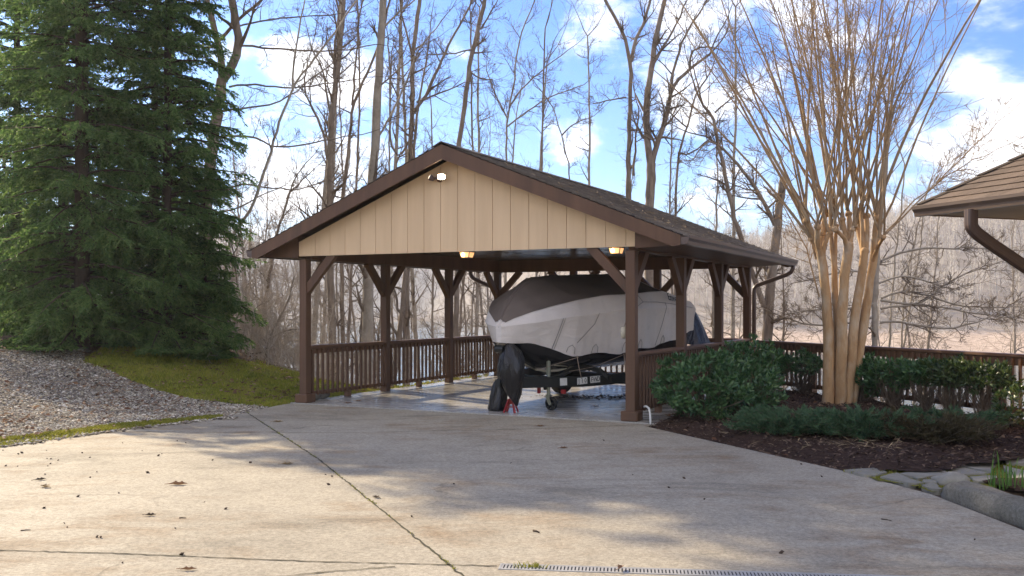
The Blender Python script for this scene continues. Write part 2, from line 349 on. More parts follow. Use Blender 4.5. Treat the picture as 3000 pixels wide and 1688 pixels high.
# ------------------------------------------------------------------ terrain
EDGE=np.array([(-9.0,0),(-7.6,6),(-5.65,10.6),(-4.93,12.07),(-4.03,13.4),(-3.9,14.1),(-3.5,15.4),(-.42,21.5),(3.6,29.5)])
def edge_x(Y): return np.interp(Y,EDGE[:,1],EDGE[:,0])
def crest(X):  # Y beyond which the land falls to the lake
    return np.interp(X,[-60,-12,-6.5,-4.8,-3.4,-2.5,-.7,-.2,5.0,5.3,7.0,7.6,60],[26,23,21.0,20.0,18.5,17.7,21.2,21.9,19.1,17.6,13.2,11.5,8])
def vnoise(X,Y,s):
    return (np.sin(X*1.7*s+1.3)*np.cos(Y*1.3*s+.4)+.5*np.sin(X*3.1*s-Y*2.3*s+2.1)+.3*np.cos(X*5.3*s+Y*4.7*s))/1.8
def Tz(X,Y):
    X=np.asarray(X,float);Y=np.asarray(Y,float)
    e=(edge_x(Y)-X)*.89
    h=np.where(e>0, .030*np.minimum(e,3)+.225*np.clip(e-3,0,3)+.03*np.clip(e-7,0,25),0)
    h=h*sstep(3,12,Y)+np.where(e>.3,vnoise(X,Y,1.0)*.035*np.clip(e-.3,0,1),0)
    d=np.maximum(Y-crest(X),0)
    k=np.where(X<-3.5,.75,1.0)
    drop=(.10*np.minimum(d,2)+.36*k*np.maximum(d-1.2,0))
    z=h-.035-drop+np.where(d>2,vnoise(X,Y,.35)*.35*np.clip(d-2,0,1),0)
    return np.maximum(z,LAKE-1.5)
def grid_axis(lo,hi,flo,fhi,fs):
    a=[flo]; s=fs
    L=[];x=flo
    while x>lo: s*=1.35; x-=s; L.append(max(x,lo))
    s=fs;Rr=[];x=fhi
    while x<hi: s*=1.35; x+=s; Rr.append(min(x,hi))
    return np.array(L[::-1]+list(np.arange(flo,fhi+1e-6,fs))+Rr)
xs=grid_axis(-3500,3500,-16,14,.2); ys=grid_axis(-400,4500,2,40,.2)
def sheet(name,xs,ys,zf,mat,kind):
    X,Y=np.meshgrid(xs,ys); Z=zf(X,Y); n,m=X.shape
    i=np.arange(n-1)[:,None]*m; j=np.arange(m-1)[None]
    q=np.stack([i+j,i+j+1,i+m+j+1,i+m+j],-1).reshape(-1,4)
    g=Geo(); g.add(np.stack([X,Y,Z],-1).reshape(-1,3),quads=q)
    return tag(g.build(name,mat,smooth=True,fix=False),kind=kind)
sheet('ground',xs,ys,Tz,M['litter'],'structure')
g=Geo(); g.add([(-3500,-100,LAKE),(3500,-100,LAKE),(3500,4500,LAKE),(-3500,4500,LAKE)],quads=[(0,1,2,3)]); 
tag(g.build('lake_water',M['water'],fix=False),kind='structure')

# far hills across the lake
def hillz(X,Y):
    sh=np.interp(X,[-900,-260,-60,-5,25,60,140,400,900],[420,560,640,520,245,205,185,240,420])+14*vnoise(X,Y*0,.013)
    d=Y-sh
    hh=np.interp(X,[-900,-300,-100,0,60,120,200,420,900],[70,64,56,42,30,31,48,70,70])
    z=np.where(d<0,d*.12,np.minimum(d*.07,1.4)+np.clip(d-14,0,None)*.0)
    up=sstep(12,190,d)*(hh)*(1+.12*vnoise(X,Y,.02))+np.clip(d-190,0,400)*.02
    return LAKE+np.clip(z,-2,5)+np.where(d>0,up,0)+np.where(d>4,vnoise(X,Y,.09)*.8,0)
hx=np.concatenate([np.arange(-900,-200,25),np.arange(-200,260,6),np.arange(260,901,25)]); hy=np.concatenate([np.arange(150,480,6),np.arange(480,1100,20)])
sheet('far_hills',hx,hy,hillz,M['hill'],'structure')
rng=np.random.default_rng(11)
def far_wood(n):
    g=Geo()
    X=rng.uniform(-330,330,n*6);Y=rng.uniform(180,900,n*6)
    z=hillz(X,Y); ok=(z>LAKE+4.2)&(np.abs(X)<Y*.62+10)&(rng.random(n*6)<np.interp(Y,[180,300,500,900],[1,.8,.42,.2])); X,Y,z=X[ok][:n],Y[ok][:n],z[ok][:n]
    n=len(X); h=rng.uniform(8,15,n)
    K=17
    base=np.stack([X,Y,z-.5],-1)
    # trunk then branches, every one a thin three sided spike
    for k in range(K):
        t=np.zeros(n) if k==0 else rng.uniform(.2,.85,n)
        az=rng.uniform(0,2*math.pi,n); le=h if k==0 else h*(1.05-t)*rng.uniform(.35,.6,n)
        el=np.full(n,1.5) if k==0 else rng.uniform(.35,1.2,n)
        a=base+np.stack([0*t,0*t,h*t],-1)
        d=np.stack([np.cos(az)*np.cos(el),np.sin(az)*np.cos(el),np.sin(el)],-1)
        tip=a+d*le[:,None]
        w=(.17 if k==0 else .085)
        V=np.stack([a+[w,0,0],a+[-w*.5,w*.87,0],a+[-w*.5,-w*.87,0],tip],1)
        i=np.arange(n)[:,None]*4
        g.add(V.reshape(-1,3),tris=np.concatenate([i+[0,1,3],i+[1,2,3],i+[2,0,3]]))
    tag(g.build('far_wood',M['farwood'],fix=False),'bare grey woods covering the hills across the lake','woods',kind='stuff')
far_wood(5200)

# ------------------------------------------------------------------ draped sheets and scatter
def inpoly(X,Y,poly):
    p=np.asarray(poly); c=np.zeros(X.shape,bool); j=len(p)-1
    for i in range(len(p)):
        cond=((p[i,1]>Y)!=(p[j,1]>Y))&(X<(p[j,0]-p[i,0])*(Y-p[i,1])/(p[j,1]-p[i,1]+1e-12)+p[i,0]); c^=cond; j=i
    return c
def drape(name,poly,dz,mat,kind,step=.08,zf=None,label=None,cat=None):
    zf=zf or Tz
    p=np.asarray(poly); x=np.arange(p[:,0].min(),p[:,0].max()+step,step); y=np.arange(p[:,1].min(),p[:,1].max()+step,step)
    X,Y=np.meshgrid(x,y); ok=inpoly(X[:-1,:-1]+step/2+.06*np.sin(Y[:-1,:-1]*9),Y[:-1,:-1]+step/2+.06*np.sin(X[:-1,:-1]*7),poly)
    Z=zf(X,Y)+dz; n,m=X.shape; i=np.arange(n-1)[:,None]*m; j=np.arange(m-1)[None]
    q=np.stack([i+j,i+j+1,i+m+j+1,i+m+j],-1)[ok]
    u,inv=np.unique(q.ravel(),return_inverse=True)
    g=Geo(); g.add(np.stack([X,Y,Z],-1).reshape(-1,3)[u],quads=inv.reshape(-1,4))
    return tag(g.build(name,mat,smooth=True,fix=False),label,cat,kind=kind)
def scatter(poly,n,seed,weight=None):
    r=np.random.default_rng(seed); p=np.asarray(poly); X=[];Y=[];tot=0
    while tot<n:
        x=r.uniform(p[:,0].min(),p[:,0].max(),n*2); y=r.uniform(p[:,1].min(),p[:,1].max(),n*2)
        ok=inpoly(x,y,poly)
        if weight is not None: ok&=r.random(n*2)<weight(x,y)
        X.append(x[ok]);Y.append(y[ok]);tot+=ok.sum()
    return np.concatenate(X)[:n],np.concatenate(Y)[:n]
def stones(geo,X,Y,Z,size,seed,flat=.55):
    r=np.random.default_rng(seed); n=len(X)
    base=np.array([(1,0,0),(.3,.95,.1),(-.8,.6,-.1),(-.8,-.6,.1),(.3,-.95,0),(.1,.1,1),(0,0,-1)],float)
    s=size*r.uniform(.55,1.45,n); a=r.uniform(0,6.28,n)
    V=base[None]*(1+r.uniform(-.28,.28,(n,7,3)))
    V[:,:,2]*=flat; V[:,:,0]*=r.uniform(1,1.6,n)[:,None]
    x=V[:,:,0]*np.cos(a)[:,None]-V[:,:,1]*np.sin(a)[:,None]; y=V[:,:,0]*np.sin(a)[:,None]+V[:,:,1]*np.cos(a)[:,None]
    tilt=r.uniform(-.6,.6,n)[:,None]; z=V[:,:,2]+x*tilt
    W=np.stack([x*s[:,None]+X[:,None],y*s[:,None]+Y[:,None],z*s[:,None]+Z[:,None]],-1)
    t=[(0,1,5),(1,2,5),(2,3,5),(3,4,5),(4,0,5),(1,0,6),(2,1,6),(3,2,6),(4,3,6),(0,4,6)]
    geo.add(W.reshape(-1,3),tris=(np.array(t)[None]+(np.arange(n)*7)[:,None,None]).reshape(-1,3))
def blades(geo,X,Y,Z,hgt,wid,seed,lean=.6):
    r=np.random.default_rng(seed); n=len(X); a=r.uniform(0,6.28,n); b=r.uniform(0,6.28,n); h=hgt*r.uniform(.5,1.4,n); l=lean*r.uniform(.2,1.3,n)*h
    dx,dy=np.cos(a)*wid/2,np.sin(a)*wid/2; lx,ly=np.cos(b)*l,np.sin(b)*l
    V=np.stack([np.stack([X-dx,Y-dy,Z],-1),np.stack([X+dx,Y+dy,Z],-1),np.stack([X+lx*.45+dx*.7,Y+ly*.45+dy*.7,Z+h*.62],-1),np.stack([X+lx,Y+ly,Z+h],-1)],1)
    i=np.arange(n)[:,None]*4
    geo.add(V.reshape(-1,3),tris=np.concatenate([i+[0,1,2],i+[0,2,3]]))
def leafs(geo,P,N,D,ln,wd,fold=.25):       # leaf = two folded quads, P base, D along, N face normal
    n=len(P); S=np.cross(D,N); S/=np.linalg.norm(S,axis=1,keepdims=True)+1e-9; N=np.cross(S,D)
    ln=np.broadcast_to(ln,(n,))[:,None]; wd=np.broadcast_to(wd,(n,))[:,None]
    a=P; m1=P+D*ln*.35+N*ln*.04; m2=P+D*ln*.72+N*ln*.02; t=P+D*ln-N*ln*.08
    l1=P+D*ln*.40+S*wd*.5+N*wd*fold; l2=P+D*ln*.74+S*wd*.36+N*wd*fold*.6
    r1=P+D*ln*.40-S*wd*.5+N*wd*fold; r2=P+D*ln*.74-S*wd*.36+N*wd*fold*.6
    V=np.stack([a,l1,l2,t,r2,r1,m1,m2],1); i=np.arange(n)[:,None]*8
    geo.add(V.reshape(-1,3),quads=np.concatenate([i+[6,1,2,7],i+[7,4,5,6]]),tris=np.concatenate([i+[0,1,6],i+[0,6,5],i+[7,2,3],i+[7,3,4]]))

GRAV=[(-14,4),(-8.3,4),(-7.6,6),(-5.65,10.6),(-4.93,12.07),(-4.03,13.4),(-3.9,14.1),(-3.75,14.9),(-5.2,15.7),(-6.3,16.9),(-8.0,17.9),(-8.4,19.0),(-14,19.3)]
TURF=[(-3.75,14.9),(-3.55,15.4),(-.5,21.4),(-1.5,22.6),(-4.3,21.2),(-6.5,20.6),(-8.2,19.6),(-8.0,17.9),(-6.3,16.9),(-5.2,15.7)]
drape('gravel_bed',GRAV,.008,M['gravelbed'],'structure',.1)
drape('grass_ground',TURF,.012,M['turf'],'structure',.1)
g=Geo(); X,Y=scatter(GRAV,62000,3,lambda x,y:np.where((x>-11)&(y>9),1,.0)); stones(g,X,Y,Tz(X,Y)+.012,.0135,4)
X,Y=scatter(GRAV,5000,13,lambda x,y:np.where((x>-11)&(y>9),1,.0)); stones(g,X,Y,Tz(X,Y)+.018,.022,14)
X=rng.uniform(-5.75,-3.8,260); Y=np.interp(X,[-5.65,-4.93,-4.03],[10.6,12.07,13.4])-np.abs(rng.normal(0,.11,260)); stones(g,X,Y,0*X+.0,.019,15)
tag(g.build('gravel',M['gravel'],fix=False),'grey and tan gravel spread between the evergreens and the driveway','gravel',kind='stuff')
g=Geo(); X,Y=scatter(TURF,52000,5,lambda x,y:.15+.85*sstep(-.5,.3,vnoise(x,y,2.3))); blades(g,X,Y,Tz(X,Y)+.01,.038,.012,6)
X,Y=scatter(TURF,9000,55,lambda x,y:sstep(.2,.6,vnoise(x,y,3.1))); blades(g,X,Y,Tz(X,Y)+.01,.075,.012,56)
tag(g.build('grass',M['grass'],fix=False),'short mossy grass on the bank left of the carport','grass',kind='stuff')
g=Geo()
MOSS=[(-6.4,9.6),(-5.65,10.55),(-4.93,12.02),(-4.03,13.35),(-4.15,13.75),(-5.15,12.6),(-5.75,11.5),(-6.35,10.7),(-7,9.7)]
X,Y=scatter(MOSS,17000,7,lambda x,y:.10+.9*sstep(-.1,.45,vnoise(x,y,4.3)*.6+vnoise(x,y,1.7)*.6+.15)); blades(g,X,Y,Tz(X,Y)+.012,.030,.013,8,lean=1.0)
tag(g.build('moss',M['moss'],fix=False),'bright yellow green moss along the left driveway edge','moss',kind='stuff')
# dry leaves lying on the gravel, the turf and the crest
g=Geo(); X,Y=scatter([(-11,9.8),(-5.9,10.9),(-4.2,13.7),(-3.8,15),(-1,21),(-3,22.5),(-11,21)],2600,9,lambda x,y:np.where(y>19.5,.5,sstep(-.3,.5,vnoise(x,y,1.3))*.9+.05)); n=len(X)
a=rng.uniform(0,6.28,n); D=np.stack([np.cos(a),np.sin(a),rng.uniform(-.2,.4,n)],-1); D/=np.linalg.norm(D,axis=1,keepdims=True); Nn=np.stack([rng.normal(0,.4,n),rng.normal(0,.4,n),np.ones(n)],-1)
leafs(g,np.stack([X,Y,Tz(X,Y)+.05],-1),Nn,D,rng.uniform(.05,.11,n),rng.uniform(.03,.055,n))
tag(g.build('leaf_litter',M['dryleaf'],fix=False),'dry brown leaves lying over the gravel and grass bank','leaves',kind='stuff')

# driveway
DRV=[(-9,-3),(-9,0),(-7.6,6),(-5.65,10.6),(-4.93,12.07),(-4.03,13.4),(-3.9,14.1),tuple(uvw(-.16,-.10)[:2]),tuple(uvw(CW+.35,-.10)[:2]),(1.72,12.5),(3.16,9.02),(3.47,7.95),(3.55,6.67),(3.7,4),(4.2,-3)]
def smooth_poly(p,k=3):
    return p
g=Geo(); g.prism(DRV,2,-.16,-.012); tag(g.build('driveway',M['drive']),kind='structure')
g=Geo(); sl=[tuple(uvw(a,b)[:2]) for a,b in ((-.16,-.085),(CW+.33,-.085),(CW+.33,CL+.2),(-.16,CL+.2))]
g.prism(sl,2,-.22,0.0); tag(g.build('carport_floor',M['slab']),kind='structure')
def strip(pts,w,z,geo,jit=.004):
    pts=np.asarray(pts,float)[:,:2]; P=[];seg=np.linalg.norm(np.diff(pts,axis=0),axis=1); s=np.concatenate(([0],np.cumsum(seg)))
    t=np.arange(0,s[-1],.05); x=np.interp(t,s,pts[:,0]); y=np.interp(t,s,pts[:,1]); d=np.stack([np.gradient(x),np.gradient(y)],-1); d/=np.linalg.norm(d,axis=1,keepdims=True)
    nn=np.stack([-d[:,1],d[:,0]],-1); wv=w*(1+np.random.default_rng(3).normal(0,.25,len(t)))[:,None]/2
    c=np.stack([x,y],-1)+nn*np.random.default_rng(4).normal(0,jit,len(t))[:,None]
    V=np.concatenate([np.c_[c+nn*wv,np.full(len(t),z)],np.c_[c-nn*wv,np.full(len(t),z)]]); n=len(t); i=np.arange(n-1)
    geo.add(V,quads=np.stack([i,i+1,n+i+1,n+i],-1)); return c
g=Geo()
jl=[gp(722,1206),gp(930,1340),gp(1130,1500),gp(1363,1688),gp(1480,1790)]
cj=strip(jl,.014,-.008,g)
strip([gp(330,1262),gp(700,1265),gp(1000,1266),gp(1500,1256),gp(1878,1243)],.014,-.008,g)
strip([gp(-200,1603),gp(350,1617),gp(900,1640),gp(1466,1654)],.013,-.008,g)
strip([gp(700,1700),gp(900,1676),gp(1160,1655)],.012,-.0075,g)
tag(g.build('driveway_joints',M['joint'],fix=False),kind='structure')
g=Geo(); k=np.random.default_rng(8).integers(0,len(cj),800); k=k[(vnoise(cj[k,0]*3,cj[k,1]*3,1)>.05)]; X=cj[k,0]+rng.normal(0,.008,len(k));Y=cj[k,1]+rng.normal(0,.008,len(k)); blades(g,X,Y,X*0-.008,.009,.007,9,lean=1)
tag(g.build('joint_moss',M['moss'],fix=False),'specks of moss growing in the diagonal driveway joint','moss',kind='stuff')
#PART2
# ------------------------------------------------------------------ carport
car=empty('carport',(X0,Y0,0),PH,'brown timber open carport with a tan gabled front and shingle roof','carport')
P3,P6=CL/3,CL*2/3
RB,RT=2.30,2.58        # ring beam bottom / top
vs4=[PW/2,P3+PW/2,P6+PW/2,CL-PW/2]; us4=[PW/2,CW*.335,CW*.665,CW-PW/2]
def post(u,v,base=False):
    g=Geo(); g.bbox((u-PW/2,v-PW/2,.0),(u+PW/2,v+PW/2,RB),.007)
    o=g.build('post',M['paint'],car)
    if base:
        b=Geo(); b.bbox((u-.12,v-.12,0),(u+.12,v+.12,.135),.012); b.build('plinth',M['paint'],o)
for i,v in enumerate(vs4):
    post(us4[0],v,i==0); post(us4[3],v,i==0)
for u in us4[1:3]: post(u,vs4[3])
# ring beam
def cbox(name,a,b,mat,parent=car,r=.005):
    g=Geo(); g.bbox(a,b,r); return g.build(name,mat,parent)
cbox('beam',(-.005,PW+.004,RB),(PW+.005,CL-PW-.004,RT),M['paint'])
cbox('beam',(CW-PW-.005,PW+.004,RB),(CW+.005,CL-PW-.004,RT),M['paint'])
cbox('beam',(-.008,CL-PW,RB-.002),(CW+.008,CL+.004,RT),M['paint'])
cbox('beam',(.0,.012,2.36),(CW,PW,RT),M['paint'])
# knee braces
def brace(p,q,w=.085,d=.125,up=(0,0,1)):
    g=Geo(); p=np.array(p,float);q=np.array(q,float); t=(q-p)/np.linalg.norm(q-p)
    g.bar(p-t*.06,q+t*.05,w,d,up); g.build('brace',M['paint'],car)
B=.50
for side,u in ((0,us4[0]),(1,us4[3])):
    for i,v in enumerate(vs4):
        if i<3: brace((u,v+PW/2,RB-B),(u,v+PW/2+B-.04,RB-.02))
        if i>0: brace((u,v-PW/2,RB-B),(u,v-PW/2-B+.04,RB-.02))
brace((PW,PW/2,2.33-B),(PW+B-.03,PW/2,2.335)); brace((CW-PW,PW/2,2.33-B-.02),(CW-PW-B,PW/2,2.335))
for i,u in enumerate(us4):
    v=vs4[3]
    if i<3: brace((u+PW/2,v,RB-B),(u+PW/2+B-.04,v,RB-.02))
    if i>0: brace((u-PW/2,v,RB-B),(u-PW/2-B+.04,v,RB-.02))
# ceiling
g=Geo(); g.box((PW+.006,PW+.002,RT-.03),(CW-PW-.006,CL-PW-.002,RT-.012)); ce=g.build('ceiling',M['ceiling'],car)
g=Geo()
for v in np.arange(1.3,CL-.3,1.22): g.box((PW+.01,v-.02,RT-.036),(CW-PW-.01,v+.02,RT-.031))
for u in (CW*.33,CW*.66): g.box((u-.02,PW+.01,RT-.0355),(u+.02,CL-PW-.01,RT-.0315))
g.build('ceiling_batten',M['ceiling'],ce)
# gable siding: separate grooved boards in front of a dark backing
OV,SL=.72,.402          # eave overhang and roof slope
RZ=3.92; UM=CW/2
def roofz(u): return RZ-SL*abs(u-UM)      # top of the roof
def gab(name,v0,v1):
    bk=Geo(); zt=lambda u: roofz(u)-.20
    def rail(poly,a,b,geo): geo.prism(poly,1,a,b)
    rail([(0.01,2.37),(CW-.01,2.37),(CW-.01,zt(CW-.01)),(UM,zt(UM)),(.01,zt(.01))],v0+.018*(1 if v1>v0 else -1),v0+.05*(1 if v1>v0 else -1),bk)
    o=bk.build(name,M['groove'],car)
    w=.2905; n=int(CW/w)+1; off=(CW-n*w)/2+.10; gg=Geo(); us=[-.006]+[off+w*i for i in range(0,n+1) if 0.05<off+w*i<CW-.05]+[CW+.006]
    for a,b in zip(us[:-1],us[1:]):
        a2,b2=a+.0035,b-.0035
        if a2<UM<b2: poly=[(a2,2.348),(b2,2.348),(b2,zt(b2)),(UM,zt(UM)),(a2,zt(a2))]
        else: poly=[(a2,2.348),(b2,2.348),(b2,zt(b2)),(a2,zt(a2))]
        gg.prism(poly,1,v0,v0+.016*(1 if v1>v0 else -1))
    gg.build('siding',M['siding'],o)
gab('gable_wall',-.004,1)
gab('gable_wall',CL+.008,-1)
# roof: deck, shingle courses, rake boards, eave boxes, gutters
RF0,RF1=-.29,CL+.36
roof=Geo()
for s in (-1,1):
    e=UM+s*(UM+OV)
    poly=[(UM,roofz(UM)-.03),(e,roofz(e)-.03),(e,roofz(e)-.075),(UM,roofz(UM)-.075)]
    roof.prism(poly,1,RF0+.03,RF1-.03)
ro=roof.build('roof',M['paint'],car)
def courses(o_name,p_eave0,p_eave1,p_rid0,p_rid1,row,th,mat,parent,seed=0):
    """shingle courses: rows of strips stepping up a slope given by its four corners"""
    a,b,c,d=[np.array(p,float) for p in (p_eave0,p_eave1,p_rid0,p_rid1)]
    up=(c-a); Ls=np.linalg.norm((c+d)/2-(a+b)/2); n=int(Ls/row); nn=np.cross(b-a,c-a); nn/=np.linalg.norm(nn)
    if nn[2]<0: nn=-nn
    g=Geo(); uvs=[]; rr=np.random.default_rng(seed)
    for i in range(n+1):
        t0=i/ (n+.0); t1=min((i+1.15)/n,1.0)
        if t0>=1: break
        p0=a+(c-a)*t0+nn*th; p1=b+(d-b)*t0+nn*th; q1=b+(d-b)*t1+nn*.001; q0=a+(c-a)*t1+nn*.001
        W=np.linalg.norm(p1-p0); m=max(2,int(W/.26))
        # each strip split into tabs with a slightly uneven butt edge
        for k in range(m):
            f0,f1=k/m,(k+1)/m; j=nn*rr.uniform(0,.004)+(a-c)/np.linalg.norm(c-a)*rr.uniform(0,.008)
            A,Bq=p0+(p1-p0)*f0+j,p0+(p1-p0)*f1+j; Cc,Dd=q0+(q1-q0)*f1,q0+(q1-q0)*f0
            A0,B0=A-nn*(th+.004),Bq-nn*(th+.004)
            g.add([A,Bq,Cc,Dd,A0,B0],quads=[(0,1,2,3),(4,5,1,0)])
            s0=f0*W+i*.137; s1=f1*W+i*.137
            uvs+= [(s0,i*.14+.01),(s1,i*.14+.01),(s1,i*.14+.13),(s0,i*.14+.13),(s0,i*.14+.01),(s1,i*.14+.01),(s1,i*.14+.02),(s0,i*.14+.02)]
    o=g.build(o_name,mat,parent,fix=False)
    l=o.data.uv_layers.new(name='UVMap'); l.data.foreach_set('uv',np.array(uvs,np.float32).ravel())
    return o
for s in (-1,1):
    e=UM+s*(UM+OV+.03)
    courses('shingles',(e,RF0-.02,roofz(e)-.028),(e,RF1+.02,roofz(e)-.028),(UM,RF0-.02,RZ-.028),(UM,RF1+.02,RZ-.028),.135,.014,M['shingle'],ro,5+s)
g=Geo(); g.prism([(UM-.15,RZ-.067),(UM,RZ-.002),(UM+.15,RZ-.067),(UM+.15,RZ-.055),(UM,RZ+.014),(UM-.15,RZ-.055)],1,RF0-.02,RF1+.02); g.build('ridge_cap',M['shingle'],ro)
for v0,v1 in ((RF0-.012,RF0+.028),(RF1-.028,RF1+.012)):
    for s in (-1,1):
        e=UM+s*(UM+OV)
        poly=[(UM,RZ-.03),(e,roofz(e)-.03),(e,roofz(e)-.16),(e-s*.10,roofz(e)-.175),(UM,RZ-.245)]
        g=Geo(); g.prism(poly,1,v0,v1); g.build('rake_board',M['paint'],ro)
for s in (-1,1):                # boxed eaves
    u0=-.008 if s<0 else CW+.008; e=UM+s*(UM+OV)
    zb=2.325
    g=Geo(); g.prism([(u0,zb),(e,zb+.03),(e,roofz(e)-.077),(u0,roofz(u0)-.077)],1,-.02,CL+.02); g.build('eave_box',M['paint'],ro)
    # gutter: K profile
    gz=roofz(e)-.035; o_=e+s*.004
    pr=[(o_,gz),(o_,gz-.115),(o_+s*.075,gz-.115),(o_+s*.085,gz-.07),(o_+s*.115,gz-.035),(o_+s*.118,gz),(o_+s*.104,gz+.001),(o_+s*.104,gz-.03),(o_+s*.072,gz-.07),(o_+s*.066,gz-.105),(o_+s*.010,gz-.105),(o_+s*.010,gz)]
    g=Geo(); g.prism(pr,1,RF0-.01,RF1+.01); gt=g.build('gutter',M['gutter'],ro)
    ge=Geo(); ge.box((o_+s*.012,RF0-.008,gz-.103),(o_+s*.10,RF0-.004,gz-.02)); ge.build('gutter_cap',M['gutter'],gt)
    ud=e+s*.05; up=CW+.03 if s>0 else -.03
    vd=CL+.18
    d=Geo(); d.tube([(ud,vd,gz-.10),(ud,vd,gz-.17),(ud-s*.04,vd,gz-.245),(ud-s*.12,vd,gz-.29),(up+s*.06,vd-.12,gz-.50),(up+s*.015,vd-.13,gz-.56),(up+s*.012,vd-.13,gz-.66),(up+s*.012,vd-.13,.05)],.042,10)
    d.build('downspout',M['gutter'],gt,smooth=True)
# leaf and twig litter caught on the shingles
g=Geo(); r=np.random.default_rng(21); n=420
s_=r.choice([-1,1],n,p=[.2,.8]); q=r.beta(1.2,1.0,n); U=UM+s_*(q*(UM+OV)); V=r.uniform(RF0,RF1,n); Z=RZ-SL*abs(U-UM)+.004
Pt=np.stack([U,V,Z],-1); a=r.uniform(0,6.28,n); D=np.stack([np.cos(a),np.sin(a),-SL*s_*np.cos(a)+r.uniform(0,.25,n)],-1); D/=np.linalg.norm(D,axis=1,keepdims=True)
leafs(g,Pt,np.tile([0,0,1.],(n,1)),D,r.uniform(.05,.16,n),r.uniform(.006,.022,n))
lt=g.build('roof_litter',M['straw'],fix=False); lt.location=(X0,Y0,0); lt.rotation_euler=(0,0,PH); tag(lt,'dry straw and leaves caught on the carport shingles','leaves',kind='stuff')

# railings between the posts: each bay is a part with rails and balusters as sub-parts
balu=None
def bay(p,q,inner,mid=True,n=15,single=True):
    global balu
    p=np.array(p,float);q=np.array(q,float); d=q-p; Ln=np.linalg.norm(d); d/=Ln; ang=math.atan2(d[1],d[0])
    r=bpy.data.objects.new('railing',None); COL.objects.link(r); r.parent=car; r.location=(p[0],p[1],0); r.rotation_euler=(0,0,ang); r.empty_display_size=.1
    def b(nm,a,c,mt='paintdeck'):
        g=Geo(); g.bbox(a,c,.004); return g.build(nm,M[mt],r)
    b('top_rail',(0,-.07,.875),(Ln,.07,.912)); b('upper_rail',(.002,-.019,.775),(Ln-.002,.019,.872)); b('bottom_rail',(.002,-.019,.105),(Ln-.002,.019,.165))
    if mid: b('rail_foot',(Ln/2-.045,-.045,0),(Ln/2+.045,.045,.1035))
    if single:
        if balu is None:
            g=Geo(); g.bbox((-.018,-.018,.1),(.018,.018,.85),.003); bo=g.build('baluster',M['paint'],r); balu=bo.data; bpy.data.objects.remove(bo)
        for i in range(n):
            o=bpy.data.objects.new('baluster',balu); COL.objects.link(o); o.parent=r; o.location=(Ln*(i+.5)/n,.038*inner,0)
    else:
        g=Geo()
        for i in range(n):
            x=Ln*(i+.5)/n; g.box((x-.018,.038*inner-.018,.1),(x+.018,.038*inner+.018,.85))
        tag(g.build('balusters',M['paint'],r),kind='stuff')
for i in range(3):
    bay((PW/2,vs4[i]+PW/2+.001),(PW/2,vs4[i+1]-PW/2-.001),-1,True,16)
    bay((CW-PW/2,vs4[i]+PW/2+.001),(CW-PW/2,vs4[i+1]-PW/2-.001),-1,True,16)
for i in range(3):
    bay((us4[i]+PW/2+.001,vs4[3]),(us4[i+1]-PW/2-.001,vs4[3]),-1,True,14,False)

# stone blocks by the left post
for k,(x,y,lab) in enumerate(((921,1174,'rounded grey stone block touching the left front carport post'),(948,1169,'rounded grey stone block just right of the block at the post'))):
    p=gp(x,y); g=Geo(); rings=[]
    for t in np.linspace(0,1,7):
        w=.085*(1-.25*abs(2*t-1)**3); rings.append([(w*math.cos(a)*(1+.06*math.sin(3*a+k)),(t-.5)*.2,.07+w*.8*math.sin(a)) for a in np.linspace(0,6.28,14,endpoint=False)])
    g.loft(rings); o=g.build('stone_block',M['stone'],smooth=True); o.location=tuple(p); o.rotation_euler=(0,0,PH+k*.1); tag(o,lab,'stone block')

# ------------------------------------------------------------------ flood light and lanterns
fl=empty('floodlight',uvw(2.64,-.004,3.44),PH,'twin head floodlight on the tan gable under the peak','floodlight')
g=Geo(); g.lathe([(.055,0),(.055,.02),(.04,.035),(.025,.05)],M=Matrix.Rotation(R(90),4,'X')); g.build('mounting_plate',M['paint'],fl,smooth=False)
def head(u,yaw,pitch,mat,nm):
    Mx=Matrix.Translation((u,-.12,.0))@Matrix.Rotation(yaw,4,'Z')@Matrix.Rotation(pitch,4,'X')@Matrix.Scale(.72,4)
    g=Geo(); rings=[]
    for y,w,h in ((.075,.03,.03),(.045,.06,.045),(0,.082,.060),(-.035,.085,.062)):
        rings.append([tuple(Mx@Vector((w*np.sign(math.cos(a))*abs(math.cos(a))**.5,y,h*np.sign(math.sin(a))*abs(math.sin(a))**.5))) for a in np.linspace(0,6.283,16,endpoint=False)])
    g.loft(rings); hd=g.build('lamp_head',M['gutter'] if mat=='lensdim' else M['white'],fl)
    l=Geo(); l.fn=[]; base=[tuple(Mx@Vector((.074*np.sign(math.cos(a))*abs(math.cos(a))**.5,-.039,.051*np.sign(math.sin(a))*abs(math.sin(a))**.5))) for a in np.linspace(0,6.283,16,endpoint=False)]
    l.add(base+[tuple(Mx@Vector((0,-.048,0)))],tris=[(i,(i+1)%16,16) for i in range(16)]); l.build('lens',M[mat],hd)
    a=Geo(); a.tube([(.0 if abs(u)<.01 else u*.12,-.045,0),(u*.6,-.08,0),tuple(Mx@Vector((0,.07,0)))],.014,8); a.build('arm',M['gutter'],fl)
head(-.085,R(-55),R(-28),'lensdim',0); head(.10,R(18),R(-6),'lens',1)
